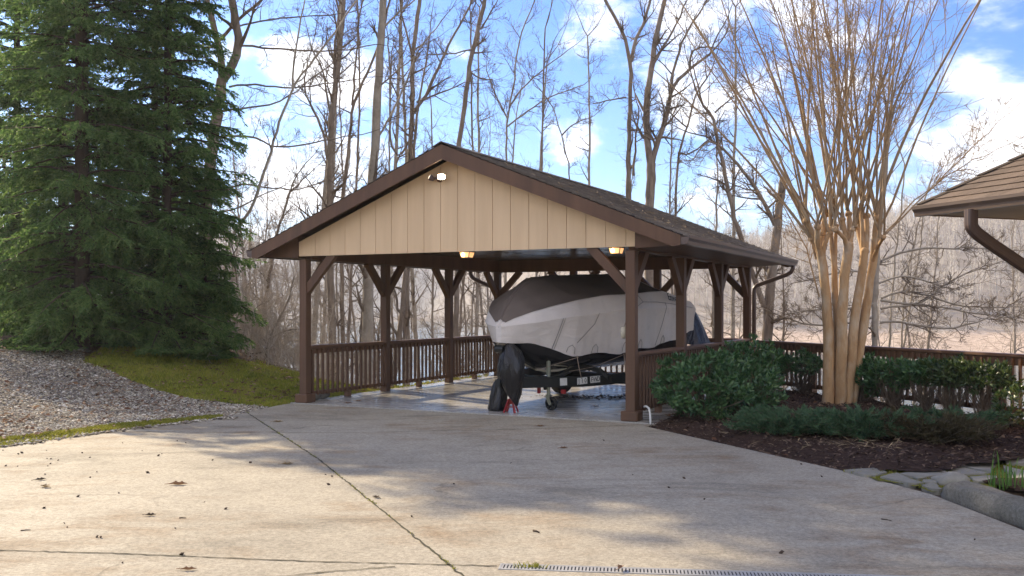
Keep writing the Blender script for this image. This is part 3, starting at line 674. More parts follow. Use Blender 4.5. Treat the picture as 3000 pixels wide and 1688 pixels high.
def lantern(u,lab):
    e=empty('lantern',uvw(u,.10,2.36),PH,lab,'lantern','lit lanterns under the gable edge')
    def fr(s0,z0,s1,z1,g):
        for i in (-1,1):
            for j in (-1,1): g.bar((i*s0,j*s0,z0),(i*s1,j*s1,z1),.009,.009)
    g=Geo(); g.box((-.09,-.09,-.022),(.09,.09,0)); g.build('canopy_plate',M['black'],e)
    g=Geo(); fr(.084,-.022,.064,-.098,g)
    for i in (-1,1): g.box((-.064,i*.064-.006,-.107),(.064,i*.064+.006,-.096)); g.box((i*.064-.006,-.064,-.1071),(i*.064+.006,.064,-.0961))
    g.build('frame',M['black'],e)
    g=Geo(); rings=[[(i*.080,j*.080,-.0225) for i,j in ((-1,-1),(1,-1),(1,1),(-1,1))],[(i*.061,j*.061,-.095) for i,j in ((-1,-1),(1,-1),(1,1),(-1,1))]]; g.loft(rings); g.build('glass',M['lampglass'],e)
    g=Geo(); g.lathe([(.004,-.085),(.02,-.075),(.026,-.06),(.02,-.045),(.01,-.03)],c=(-.025,-.0765,.0),seg=10); g.build('bulb',M['bulb'],e,smooth=True)
lantern(3.04,'lit lantern under the middle of the gable'); lantern(CW-.30,'lit lantern beside the right front carport post')

# ------------------------------------------------------------------ boat, cover, trailer
BU=uvw(3.62,0.0); BROT=PH-R(8)
bx=lambda nm,lab,cat: empty(nm,(BU[0],BU[1],0),BROT,lab,cat)
st=np.array([0,.12,.3,.55,.9,1.4,1.9,2.6,3.3,4.0,4.45])
HB=np.interp(st,[0,.12,.3,.55,.9,1.4,1.9,3.0,4.45],[.05,.27,.46,.64,.83,.98,1.06,1.10,1.06])
ZG=np.interp(st,[0,.3,.55,1,1.9,3,4.45],[1.25,1.31,1.36,1.42,1.50,1.53,1.50])
ZH=np.interp(st,[0,.36,.67,.9,2,2.3,3.66,4.45],[1.04,1.0,.885,.825,.825,.845,.955,1.12])
HH=HB*np.interp(st,[0,.3,.9,2,4.45],[.5,.68,.83,.90,.95])
ZC=np.interp(st,[0,.12,.3,.74,1.4,3.3,4.0,4.45],[1.27,1.36,1.46,1.60,1.70,1.80,1.68,1.62])   # crease between side deck and raised top
HC=HB*np.interp(st,[0,.3,.8,2,4.45],[.6,.84,.90,.91,.92])
ZR=np.interp(st,[0,.12,.3,.45,.74,1.87,3.33,3.65,4.0,4.2,4.45],[1.29,1.48,1.68,1.78,1.975,2.04,2.10,1.98,1.78,1.72,1.66])
HR=HB*np.interp(st,[0,.3,.74,3.3,4.0,4.45],[.15,.12,.14,.18,.45,.7])
fine=np.linspace(0,4.45,110)
def it(a): return np.interp(fine,st,a)
hb,zg,zh,hh,zc,hc,zr,hr=[it(a) for a in (HB,ZG,ZH,HH,ZC,HC,ZR,HR)]
def section(i,side):
    k=[(hh[i],zh[i]),(hb[i],zg[i]),(hc[i],zc[i]),(hr[i],zr[i]-.02),(0,zr[i])]
    pts=[]
    for (a,z),(b,y) in zip(k[:-1],k[1:]):
        for t in np.linspace(0,1,9,endpoint=False): pts.append((a+(b-a)*t,z+(y-z)*t))
    pts.append(k[-1]); return [(side*x,z) for x,z in pts]
rings=[]
for i,a in enumerate(fine):
    L=section(i,-1); Rr=section(i,1)[::-1][1:]
    ring=L+Rr; rr=[]
    for j,(x,z) in enumerate(ring):
        nx=mnoise.noise(Vector((x*1.7,a*1.5,z*2.2)))*.022+mnoise.noise(Vector((x*4,a*2.6,z*7)))*.009
        # scalloped tie-down points tug at the hem
        edge=min(j,len(ring)-1-j)/9.0
        sag=-.018*math.cos(a*2*math.pi/.95)*max(0,1-edge*1.2)
        low=max(0,1-edge); fo=low*(.011*math.sin(a*19+2.2*math.sin(a*2.7)+edge*4)+.006*math.sin(a*37+3*edge))+(.006*math.sin(a*7+edge*9) if edge>2 else 0)
        rr.append((x*(1+nx*.5)+(fo if x>0 else -fo),a+nx*.5,z+nx*.6+sag+(fo*.6 if edge>2 else 0)))
    rings.append(rr)
cov=bx('boat_cover','grey fabric cover draped over the whole boat','boat cover')
g=Geo(); g.loft(rings,closed=False,caps=False); g.fn.append(list(range(len(rings)*len(rings[0])-len(rings[0]),len(rings)*len(rings[0])))); g.fn.append(list(range(len(rings[0])))[::-1])
cs=g.build('fabric',M['cover'],cov,smooth=True,fix=False)
# the raised top above the crease gets a darker brown layer
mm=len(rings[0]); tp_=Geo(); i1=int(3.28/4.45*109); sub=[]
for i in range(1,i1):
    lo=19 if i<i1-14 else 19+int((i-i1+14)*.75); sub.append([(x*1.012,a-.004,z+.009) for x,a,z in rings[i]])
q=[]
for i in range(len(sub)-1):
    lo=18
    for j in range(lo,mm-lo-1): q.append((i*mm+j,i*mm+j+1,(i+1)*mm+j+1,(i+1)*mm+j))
tp_.add(np.array(sub).reshape(-1,3),quads=q); tpo=tp_.build('brown_top',M['coverdark'],cov,smooth=True,fix=False)
cs.data.set_sharp_from_angle(angle=R(24))
def on(a,f,side=1):           # point on the cover: f 0 hem .. 1 gunwale .. 2 crease .. 3 ridge
    v=[np.interp(a,fine,x) for x in (hh,zh,hb,zg,hc,zc,hr,zr)]
    xs_=[v[0],v[2],v[4],v[6]]; zs=[v[1],v[3],v[5],v[7]-.02]
    return (side*(np.interp(f,[0,1,2,3],xs_)+.016),a,np.interp(f,[0,1,2,3],zs)+.004)
def seamline(pts,w=.004):
    g=Geo(); g.tube([on(*p) for p in pts],w,5); g.build('seam',M['seam'],cov,smooth=True)
seamline([(.60,.0),(.62,.5),(.64,1.0)]); seamline([(.63,.0),(.65,.5),(.67,1.0)],.003)
seamline([(.93,.30),(1.05,.5),(1.2,.75),(1.25,1.0)])
seamline([(2.95,.0),(3.1,.5),(3.2,1.0),(3.2,1.3)])
seamline([(2.2,2.6),(2.35,1.9),(2.45,1.4),(2.9,1.35),(3.4,1.25),(4.3,1.1)]); seamline([(2.45,1.4),(2.2,1.1),(2.0,1.0)])
g=Geo(); g.tube([(0,.0,1.25),(.012,.10,1.17),(.015,.22,1.08),(.01,.34,1.0)],.008,5); g.build('seam',M['seam'],cov,smooth=True)
for a in (.86,1.30,1.98,2.45,3.2):       # tie-down loops sewn on the hem
    p=[on(a-.06,.02),on(a-.05,.16),on(a,.24),on(a+.05,.16),on(a+.06,.02)]
    g=Geo(); g.tube(p,.0042,5); g.build('strap_loop',M['seam'],cov,smooth=True)
def rope(pts,r=.006,mat='rope'):
    g=Geo(); g.tube(pts,r,5); return g.build('tie_rope',M[mat],cov,smooth=True)
rope([(.78,.88,.83),(.80,.90,.66),(.83,.93,.48)]); rope([(1.0,1.92,.82),(1.02,1.93,.55),(1.06,1.95,.2)]); rope([(1.01,1.98,.82),(1.0,1.97,.62),(1.02,1.93,.56)])
rope([(.80,.90,.80),(.45,.75,.68),(.25,.66,.60)],.004); rope([(1.0,1.92,.80),(.7,1.5,.62),(.45,1.2,.56)],.004)
# lettering on the fabric: dark stroke marks, half hidden behind the post
def text(body,size,mat,parent,name,Mx,depth=.001,sx=1.0):
    cu=bpy.data.curves.new(name,'FONT'); cu.body=body; cu.size=size; cu.extrude=depth; cu.align_x='CENTER'; cu.align_y='CENTER'; cu.resolution_u=2
    t=bpy.data.objects.new(name+'_src',cu); COL.objects.link(t); dg=bpy.context.evaluated_depsgraph_get(); me=bpy.data.meshes.new_from_object(t.evaluated_get(dg)); bpy.data.objects.remove(t)
    o=bpy.data.objects.new(name,me); COL.objects.link(o); me.materials.clear(); me.materials.append(M[mat]); me.transform(Mx@Matrix.Diagonal((sx,1,1,1))); o.parent=parent; return o
def frame_on(p,tx,n):
    n=Vector(n).normalized(); x=Vector(tx); x=(x-n*x.dot(n)).normalized(); y=n.cross(x); m=Matrix((x,y,n)).transposed().to_4x4(); m.translation=Vector(p); return m
def surf(a,f):
    p=Vector(on(a,f)); t=Vector(on(a+.05,f))-Vector(on(a-.05,f)); u=Vector(on(a,f+.05))-Vector(on(a,f-.05)); n=t.cross(u); 
    if n.x<0: n=-n
    return p,t,n.normalized()
p,t,n=surf(3.48,1.60); text('Envel',.19,'black',cov,'lettering',frame_on(p+n*.035,t,n),.002)
# hull
hs=[]; 
fh=np.linspace(.16,4.4,40)
for a in fh:
    w=np.interp(a,fine,hh)*.93; z=np.interp(a,fine,zh)+.06; kz=np.interp(a,[.16,.35,.6,.9,1.3,2,4.4],[1.0,.86,.70,.60,.545,.52,.52]); cz=kz+(z-kz)*np.interp(a,[.16,1.5,4.4],[.6,.50,.42])
    sec=[(w,z),(w*.96,cz+.06),(w*.90,cz),(w*.5,kz+(cz-kz)*.52),(.015,kz)]
    hs.append([(x,a,zz) for x,zz in sec]+[(-x,a,zz) for x,zz in sec[::-1]])
boat=bx('boat','dark hulled motor boat on a trailer under a grey cover','boat')
g=Geo(); g.loft(hs,closed=False,caps=False); m_=len(hs[0]); g.fn.append(list(range((len(hs)-1)*m_,len(hs)*m_))); g.build('hull',M['hull'],boat,smooth=True,fix=False)
g=Geo(); g.tube([(.018,.20,.965),(.02,.36,.84),(.02,.62,.685),(.02,.92,.585)],[.016,.018,.016,.010],6); g.build('stem_strip',M['trim'],boat,smooth=True)
g=Geo(); g.tube([(.06,.86,.585),(.16,1.02,.56),(.30,1.15,.575),(.40,1.22,.60)],[.006,.018,.02,.006],6); g.build('keel_strap',M['trim'],boat,smooth=True)
def chine(a): 
    w=np.interp(a,fine,hh)*.93; z=np.interp(a,fine,zh)+.06; kz=np.interp(a,[.16,.35,.6,.9,1.3,2,4.4],[1.0,.86,.70,.60,.545,.52,.52]); return (w*.5+.012,a,kz+(z-kz)*.24)
g=Geo(); g.tube([chine(a) for a in (.95,1.1,1.25)],.009,5); g.build('spray_strip',M['trim'],boat,smooth=True)
g=Geo(); g.tube([chine(a) for a in (1.75,1.95,2.15)],.006,5); g.build('spray_strip',M['trim'],boat,smooth=True)
ou=Geo(); ou.loft([[(w*math.cos(a)+.05,4.62+d*math.sin(a)+dz,z) for a in np.linspace(0,6.283,14,endpoint=False)] for z,w,d,dz in ((.45,.06,.10,0),(.9,.07,.12,0),(1.05,.17,.26,.02),(1.35,.19,.30,.04),(1.52,.15,.24,.04),(1.56,.05,.10,.04))])
ou.build('outboard_motor',M['blackmetal'],boat,smooth=True)
# navy tarp over stern and motor
tp=bx('navy_tarp','dark navy plastic tarp draped over the stern and motor','tarp'); rings=[]; nA=44
for t in np.linspace(0,1,15):
    zt=1.66; rr=[]
    for q in range(nA):
        a=2*math.pi*q/nA; sw=t**.62
        bxx=.36+ (.70*math.cos(a))*sw; ay=4.92+(.70*math.sin(a))*sw
        z=zt-.80*t**1.9*(1+.10*math.sin(a*2+1))
        fold=(.05*math.sin(a*11+1.3*math.sin(a*3))+.03*math.sin(a*17+t*3))*t
        rr.append((bxx+fold*math.cos(a),ay+fold*math.sin(a),z+.012*math.sin(a*7+t*9)*t))
    rings.append(rr)
g=Geo(); g.loft(rings,caps=False); g.build('tarp_sheet',M['tarp'],tp,smooth=True,fix=False)
# trailer
tr=bx('boat_trailer','black V-tongue boat trailer under the covered boat','trailer')
def rail_bar(pts,h,w,nm='frame_rail'):
    g=Geo(); rings=[]
    pts=np.array(pts,float); T=np.gradient(pts,axis=0); T/=np.linalg.norm(T,axis=1,keepdims=True)
    for p,t in zip(pts,T):
        s=np.cross(t,[0,0,1]); s/=np.linalg.norm(s)
        rings.append([p+s*i*w/2+np.array([0,0,j*h/2]) for i,j in ((-1,-1),(1,-1),(1,1),(-1,1))])
    g.loft(rings); return g.build(nm,M['blackmetal'],tr)
rail_bar([(0,-.03,.44),(0,.2,.44),(0,1.0,.43)],.105,.08,'tongue')
for s in (-1,1):
    rail_bar([(s*.05,.30,.42),(s*.40,.85,.42),(s*.62,1.3,.405),(s*.86,1.75,.42),(s*.92,2.1,.44),(s*.92,4.3,.44)],.15,.06)
rail_bar([(-.9,2.2,.36),(0,2.2,.34),(.9,2.2,.36)],.07,.07,'cross_member'); rail_bar([(-.9,3.5,.36),(0,3.5,.34),(.9,3.5,.36)],.07,.07,'cross_member')
rail_bar([(-.52,1.05,.47),(0,1.05,.45),(.52,1.05,.47)],.06,.06,'cross_member')
# arched bunk bracket behind the tongue, seen left and right of it
g=Geo(); 
for s in (-1,1): g.prism([(s*.05,.47),(s*.30,.60),(s*.55,.66),(s*.80,.60),(s*.95,.50),(s*.95,.44),(s*.80,.53),(s*.55,.585),(s*.30,.53),(s*.05,.41)],1,1.50,1.56)
g.build('bunk_bracket',M['blackmetal'],tr)
g=Geo(); g.bar((0,.18,.44),(0,.30,.86),.07,.07); g.bar((-.05,.30,.84),(-.05,.02,.92),.02,.07); g.bar((.05,.30,.84),(.05,.02,.92),.02,.07); g.tube([(-.07,.04,.93),(.07,.04,.93)],.055,12); wn=g.build('winch_post',M['blackmetal'],tr)
g=Geo(); g.tube([(-.06,.16,.90),(.06,.16,.90)],.035,10); g.build('bow_roller',M['red'],wn)
# tongue jack with swivel wheel
JX,JY=.327,.817
g=Geo(); g.tube([(JX,JY,.23),(JX,JY,.74)],.026,12); g.tube([(JX,JY,.52),(JX,JY,.78)],.033,12); g.tube([(JX,JY,.78),(JX,JY,.80)],.036,12); jk=g.build('tongue_jack',M['galv'],tr)
g=Geo(); g.box((JX-.13,JY-.045,.36),(JX-.02,JY+.045,.50)); g.box((JX-.07,JY-.035,.30),(JX-.035,JY+.035,.36)); g.build('jack_bracket',M['blackmetal'],jk)
g=Geo(); g.box((JX-.035,JY-.03,.19),(JX+.035,JY+.03,.235))
for s in (-1,1): g.prism([(JX-.03,.20),(JX+.03,.20),(JX+.075,.10),(JX+.05,.075),(JX+.02,.09)],1,JY+s*.036-.004,JY+s*.036+.004)
g.build('caster_fork',M['galv'],jk)
WX=JX+.045; wl=Geo(); Mw=Matrix.Translation((WX,JY,.099))@Matrix.Rotation(R(90),4,'X')
pr=[(.066,-.028),(.090,-.028),(.098,-.016),(.098,.016),(.090,.028),(.066,.028),(.066,-.028)]
wl.lathe(pr,M=Mw,seg=28)
wo=wl.build('jack_wheel',M['rubber'],jk)
wg=Geo(); wg.lathe([(.008,-.03),(.022,-.03),(.022,.03),(.008,.03)],M=Mw,seg=16)
for k in range(5):
    a=k*2*math.pi/5+.3; p0=Mw@Vector((.02*math.cos(a),.02*math.sin(a),0)); p1=Mw@Vector((.07*math.cos(a),.07*math.sin(a),0)); wg.bar(tuple(p0),tuple(p1),.026,.03,up=(0,1,0))
wg.build('wheel_hub',M['blackmetal'],wo)
for s in (-1,1):
    Mt=Matrix.Translation((s*1.02,3.35,.31))@Matrix.Rotation(R(90),4,'Y')
    g=Geo(); g.lathe([(.18,-.09),(.29,-.09),(.31,-.06),(.31,.06),(.29,.09),(.18,.09)],M=Mt,seg=28); w=g.build('wheel',M['rubber'],tr)
    g=Geo(); g.lathe([(.03,-.05),(.175,-.07),(.175,.07),(.03,.05)],M=Mt,seg=20); g.build('rim',M['galv'],w)
    g=Geo(); rings=[[(s*1.02+x,3.35+.37*math.cos(a)*k,.31+.37*math.sin(a)*k) for x,k in ((-.12,1),(.12,1),(.12,.97),(-.12,.97))] for a in np.linspace(.1,3.04,14)]
    g.loft(rings); g.build('fender',M['blackmetal'],tr)
g=Geo(); g.tube([(-.95,3.35,.31),(.95,3.35,.31)],.03,8); g.build('axle',M['blackmetal'],tr)
# rail marks: the rail side faces the camera; letters are black on pale squares
rp=lambda t: Vector((.62+(.86-.62)*t,1.3+(1.75-1.3)*t,.405+.015*t))
tdir=(rp(1)-rp(0)).normalized(); nrm=Vector((tdir.y,-tdir.x,0)).normalized()
chars='J10 FWD'
for k,ch in enumerate(chars):
    if ch==' ': continue
    p=rp(-.16)+tdir*(k*.057)+nrm*(.031+.012)+Vector((0,0,.015+.002*k)); m=frame_on(p,tdir,nrm)
    g=Geo(); q=[m@Vector(v) for v in ((-.031,-.05,0),(.031,-.05,0),(.031,.05,0),(-.031,.05,0),(-.031,-.05,.002),(.031,-.05,.002),(.031,.05,.002),(-.031,.05,.002))]
    g.add([tuple(v) for v in q],quads=[(0,3,2,1),(4,5,6,7),(0,1,5,4),(1,2,6,5),(2,3,7,6),(3,0,4,7)]); pl=g.build('letter_tile',M['white'],tr)
    text(ch,.10,'black',pl,'letter',m@Matrix.Translation((0,0,.0035)),.001,.8)
p=Vector((.46,.98,.42))+nrm*.045; m=frame_on(p,tdir,nrm); g=Geo(); g.add([tuple(m@Vector(v)) for v in ((-.06,-.055,0),(.06,-.055,0),(.06,.055,0),(-.06,.055,0),(-.06,-.055,.004),(.06,-.055,.004),(.06,.055,.004),(-.06,.055,.004))],quads=[(0,3,2,1),(4,5,6,7),(0,1,5,4),(1,2,6,5),(2,3,7,6),(3,0,4,7)]); g.build('white_sticker',M['white'],tr)
g=Geo(); g.box((.46,.95,.24),(.52,1.0,.30)); g.box((.20,.70,.25),(.24,.74,.36)); g.build('red_reflector',M['red'],tr)

# black bags on the floor and over the coupler
def bag(name,lab,prof,cx,cy,seed,par=None,sq=.8):
    e=empty(name,(cx,cy,0),BROT,lab,'bag'); rings=[]
    for z,w,d,ox in prof:
        rr=[]
        for q in range(48):
            a=2*math.pi*q/48; v=Vector((math.cos(a)*1.5+seed,math.sin(a)*1.5,z*2.2)); k=1+.20*mnoise.noise(v)+.09*mnoise.noise(v*3.1)+(.085*math.sin(a*6+1.5*math.sin(a*2+z*4)+z*5)+.04*math.sin(a*13-z*9))*min(1,.25+1.2*abs(z-.55))
            rr.append((ox+w*math.cos(a)*k,d*math.sin(a)*k,z))
        rings.append(rr)
    g=Geo(); g.loft(rings); return g.build('plastic_sheet',M['bag'],e,smooth=True,fix=False)
bp=gp(1512,1213); b0=gp(1500,1205)
bag('black_bag','tall black plastic bag pulled over the trailer coupler',[(.12,.012,.02,.066),(.2,.057,.06,.03),(.30,.124,.10,0),(.43,.17,.13,-.02),(.55,.223,.16,-.034),(.68,.205,.17,-.03),(.80,.176,.16,-.025),(.90,.128,.13,-.03),(.97,.08,.09,-.05),(1.0,.045,.05,-.053)],.015,13.83,1.3)
bag('black_bag','low black bag slumped on the floor left of the red jack stand',[(0,.05,.05,0),(.0,.12,.11,0),(.03,.142,.13,0),(.10,.135,.125,.01),(.22,.13,.12,.015),(.35,.105,.10,.025),(.43,.075,.07,.03),(.48,.03,.03,.04)],*gp(1457,1203)[:2],4.7)
# a slit showing blue, on the lower bag: small part
jp=gp(1497,1208)
js=empty('jack_stand',jp,BROT+.3,'red steel jack stand on the slab beside the black bags','jack stand')
g=Geo()
for i,j in ((-1,-1),(1,-1),(1,1),(-1,1)): g.bar((i*.085,j*.085,.0),(i*.028,j*.028,.19),.034,.012,up=(i,j,0))
g.build('leg',M['red'],js)
g=Geo(); g.box((-.03,-.03,.185),(.03,.03,.20)); g.box((-.055,-.055,.075),(.055,.055,.083)); g.tube([(0,0,.12),(0,0,.235)],.02,10); g.build('column',M['red'],js)
g=Geo(); g.box((-.035,-.02,.235),(.035,.02,.245)); g.box((-.035,-.02,.245),(-.025,.02,.262)); g.box((.025,-.02,.245),(.035,.02,.262)); g.build('saddle',M['red'],js)
# fender float hanging on the right front post, white pipe at its foot
fp=uvw(CW-PW-.055,PW*.8); f_=empty('boat_fender',(fp[0],fp[1],1.19),PH,'small oval beige bumper on the side of the right front post','bumper')
g=Geo(); g.lathe([(.012,-.085),(.045,-.065),(.052,0),(.045,.065),(.012,.085)],seg=14); g.build('float',M['trim'],f_,smooth=True)
g=Geo(); g.tube([(0,0,.08),(.02,0,.13),(.05,0,.17)],.006,6); g.build('cord',M['rope'],f_,smooth=True)
wp=gp(1876,1206); g=Geo(); q=[gp(1874,1215),gp(1880,1228),gp(1893,1238),gp(1903,1246)]
g.tube([uvw(CW+.12,.04,.20),uvw(CW+.16,.0,.21),uvw(CW+.22,-.06,.19),uvw(CW+.25,-.10,.12),uvw(CW+.26,-.12,.03),uvw(CW+.26,-.12,-.04)],.015,10)
tag(g.build('white_pipe',M['white'],smooth=True),'bent white pipe at the foot of the right front carport post','pipe')
#PART3
# ------------------------------------------------------------------ planting bed, path, edging
BED=[tuple(uvw(CW+.34,-.10)[:2]),(1.74,12.47),(3.15,9.05),(3.75,8.85),(4.6,9.15),(5.6,10.0),(6.3,10.9),(7.2,11.0),(6.75,12.6),(4.62,17.9),tuple(uvw(CW+.34,5.6)[:2])]
def bedz(X,Y): return -.022+(.07+.03*vnoise(X,Y,1.9))*sstep(.02,.55,(np.asarray(X)-np.interp(Y,[9.02,12.5],[3.16,1.72]))*.9)
drape('planting_bed',BED,0,M['mulch'],'structure',.07,bedz)
g=Geo(); X,Y=scatter(BED,9000,31); n=len(X); a=rng.uniform(0,6.28,n); D=np.stack([np.cos(a),np.sin(a),rng.normal(.1,.25,n)],-1); D/=np.linalg.norm(D,axis=1,keepdims=True)
leafs(g,np.stack([X,Y,bedz(X,Y)+.012],-1),np.stack([rng.normal(0,.5,n),rng.normal(0,.5,n),np.ones(n)],-1),D,rng.uniform(.03,.085,n),rng.uniform(.012,.025,n))
tag(g.build('mulch_chips',M['mulchchip'],fix=False),'dark brown mulch chips covering the planting bed','mulch',kind='stuff')
g=Geo(); 
for cx,cy,k,s in ((2515,1325,26,.34),(2575,1345,34,.13),(2440,1330,14,.3),(2180,1290,14,.35),(2380,1330,20,.3)):
    p=gp(cx,cy-14); n=k; X=p[0]+rng.normal(0,s,n);Y=p[1]+rng.normal(0,s*.7,n); a=rng.uniform(0,6.28,n); D=np.stack([np.cos(a),np.sin(a),rng.normal(.12,.2,n)],-1); D/=np.linalg.norm(D,axis=1,keepdims=True)
    leafs(g,np.stack([X,Y,bedz(X,Y)+.025],-1),np.tile([0,0,1.],(n,1)),D,rng.uniform(.06,.2,n),rng.uniform(.006,.014,n))
tag(g.build('dry_straw',M['straw'],fix=False),'pale dead grass stems lying on the mulch','straw',kind='stuff')
g=Geo(); X,Y=scatter(BED,60,33); n=len(X); a=rng.uniform(0,6.28,n); D=np.stack([np.cos(a),np.sin(a),rng.uniform(0,.5,n)],-1); D/=np.linalg.norm(D,axis=1,keepdims=True)
leafs(g,np.stack([X,Y,bedz(X,Y)+.03],-1),np.stack([rng.normal(0,.6,n),rng.normal(0,.6,n),np.ones(n)],-1),D,.085,.05)
tag(g.build('bed_leaves',M['dryleaf'],fix=False),'brown leaves lying on the mulch of the planting bed','leaves',kind='stuff')
FL=[[(300,835),(630,805),(720,855),(600,895),(430,880)],[(640,905),(820,865),(1090,965),(960,978)],[(850,870),(1290,825),(1400,870),(1200,905),(1060,935)],[(700,815),(870,780),(1370,795),(1200,820),(880,825)],
 [(1050,735),(1480,695),(1650,740),(1420,785),(1200,770)],[(1330,820),(1490,795),(1790,870),(1520,880)],[(1430,785),(1850,730),(1880,760),(1800,855)],[(1480,690),(1830,640),(1880,700),(1640,735)],
 [(1850,645),(2174,610),(2400,640),(2174,705),(2000,690)],[(1930,720),(2174,715),(2400,740),(2174,775),(1980,770)],[(1080,1000),(1240,975),(1290,1040),(1230,1045)],[(1590,905),(1850,895),(1900,940),(1680,965)],[(1090,950),(1260,940),(1250,985),(1110,975)],[(1950,800),(2174,850),(2400,880),(2400,935),(2174,930),(2000,900)]]
g=Geo(); r=np.random.default_rng(3)
import bmesh
for k,poly in enumerate(FL):
    pts=[gp(2400+x/3.623,1150+y/3.623) for x,y in poly]; bm=bmesh.new(); zt=.012+.012*r.random()
    # roughen the outline
    P=[]
    for a,b in zip(pts,pts[1:]+pts[:1]):
        for t in (0,.35,.7): P.append(a+(b-a)*t+np.array([*r.normal(0,.012,2),0]))
    f=bm.faces.new([bm.verts.new((p[0],p[1],zt+r.normal(0,.002))) for p in P])
    e=bmesh.ops.extrude_face_region(bm,geom=[f]); bmesh.ops.translate(bm,verts=[v for v in e['geom'] if isinstance(v,bmesh.types.BMVert)],vec=(0,0,-.06))
    bmesh.ops.recalc_face_normals(bm,faces=bm.faces[:]); g.bm(bm)
tag(g.build('flagstone_path',M['flag'],fix=False),kind='structure')
PATH=[tuple(gp(2400+x/3.623,1150+y/3.623)[:2]) for x,y in ((250,835),(640,795),(1050,725),(1480,680),(2400,590),(2500,930),(1250,1060),(600,905))]
drape('path_soil',PATH,.0,M['turf'],'structure',.05,lambda X,Y:-.004+0*X)
g=Geo(); X,Y=scatter(PATH,1500,41,lambda x,y:np.where(vnoise(x,y,4)>.1,1,.05)); blades(g,X,Y,X*0-.004,.02,.01,42,lean=1)
tag(g.build('path_moss',M['moss'],fix=False),'moss growing between the flagstones','moss',kind='stuff')
# rough boulder
def rock(name,c,s,seed,mat,lab,cat):
    bm=bmesh.new(); bmesh.ops.create_icosphere(bm,subdivisions=3,radius=1)
    for v in bm.verts:
        n=mnoise.noise(v.co*1.3+Vector((seed,0,0)))*.35+mnoise.noise(v.co*3.5+Vector((seed,5,0)))*.12; v.co=v.co*(1+n); v.co.x*=s[0];v.co.y*=s[1];v.co.z*=s[2]
    g=Geo(); g.bm(bm); o=g.build(name,mat,smooth=True); o.location=tuple(c); return tag(o,lab,cat)
p=gp(2400+1420/3.623,1150+965/3.623); rock('rock',(p[0],p[1],.02),(.16,.09,.075),3.3,M['flag'],'rough pale rock at the corner of the flagstone path','rock')
# rounded concrete edging at the right
a,b=np.array([3.38,8.05,0]),np.array([3.62,5.2,0]); e0=gp(2735,1443); e1=gp(3000,1540); dd=(e1-e0); 
c0=e0+np.array([.03,.02,0]); c1=e1+dd/np.linalg.norm(dd)*1.3+np.array([.10,0,0]); rings=[]
for t in np.linspace(0,1,26):
    c=c0+(c1-c0)*t+np.array([.10,.03,0]); k=min(1,.35+t*9)*1.0; k=k if t<.96 else k*.9; d=(c1-c0)/np.linalg.norm(c1-c0); nrm_=np.array([d[1],-d[0],0])
    ring=[]
    for q in range(18):
        an=2*math.pi*q/18; w=.15*k*(abs(math.cos(an))**.75)*np.sign(math.cos(an)); h=.130*k*(abs(math.sin(an))**.55)*np.sign(math.sin(an)); nn=mnoise.noise(Vector((math.cos(an)*1.2,t*7,math.sin(an)*1.2)))*.03+mnoise.noise(Vector((math.cos(an)*4,t*26,math.sin(an)*4)))*.009
        ring.append(c+nrm_*(w+nn)+np.array([0,0,.0+h+nn]))
    rings.append(ring)
g=Geo(); g.loft(rings); tag(g.build('edging_stone',M['edging'],smooth=True),'long rounded grey concrete edging at the right of the driveway','edging stone')
pl=gp(2400+2010/3.623,1150+1010/3.623); dz=empty('spring_plant',(pl[0],pl[1],0),0,'small green plant with upright strap leaves behind the edging stone','plant')
g=Geo(); r=np.random.default_rng(5)
for k in range(34):
    a=r.uniform(0,6.28); x,y=r.normal(0,.10,2); h=r.uniform(.10,.24)*(1.5 if k<7 else 1); l=r.uniform(.1,.5)*h; w=.012
    pts=[(x,y,0),(x+l*.25*math.cos(a),y+l*.25*math.sin(a),h*.5),(x+l*.6*math.cos(a),y+l*.6*math.sin(a),h*.85),(x+l*math.cos(a),y+l*math.sin(a),h)]
    s=np.array([-math.sin(a),math.cos(a),0])*w/2; V=[]
    for i,p in enumerate(pts): kk=(1,1,.8,.1)[i]; V+= [np.array(p)-s*kk,np.array(p)+s*kk]
    g.add(V,quads=[(0,1,3,2),(2,3,5,4),(4,5,7,6)])
g.build('leaves',M['blade'],dz,fix=False)
SOIL=[tuple(gp(2400+x/3.623,1150+y/3.623)[:2]) for x,y in ((1700,965),(2174,930),(2700,960),(2700,1130),(2174,1075),(1850,1010))]
drape('soil_patch',SOIL,0,M['mulch'],'structure',.04,lambda X,Y:.016+.01*vnoise(X,Y,5))

# ------------------------------------------------------------------ garden fence
FA,FB=np.array([4.60,18.33]),np.array([7.45,11.2]); fd=(FB-FA); FL_=np.linalg.norm(fd); fd/=FL_; fang=math.atan2(fd[1],fd[0])
fe=empty('deck_railing',(FA[0],FA[1],-.05),fang,'brown wooden railing running from the carport towards the house','railing')
def fb(nm,a,b,par=fe,mt='paintdeck'):
    g=Geo(); g.bbox(a,b,.005); return g.build(nm,M[mt],par)
fb('top_rail',(0,-.075,.915),(FL_,.075,.955)); fb('upper_rail',(.001,-.02,.80),(FL_-.001,.02,.912)); fb('bottom_rail',(.001,-.02,.16),(FL_-.001,.02,.235))
def fence_t(px):
    k=(px-1500)/F; return (k*FA[1]-FA[0])/(fd[0]-k*fd[1])
for px in (2369,2611,2917): t=fence_t(px); fb('post',(t-.06,.022,-.2),(t+.06,.14,.913))
fb('post',(FL_-.12,.022,-.2),(FL_,.14,.913)); 
g=Geo(); g.bbox((-.018,-.018,.18),(.018,.018,.90),.003); o=g.build('baluster',M['paintdeck'],fe); bd=o.data; n=int(FL_/.125)
o.location=(.06,-.039,0)
for i in range(1,n):
    c=bpy.data.objects.new('baluster',bd); COL.objects.link(c); c.parent=fe; c.location=(.06+i*.125,-.039,0)

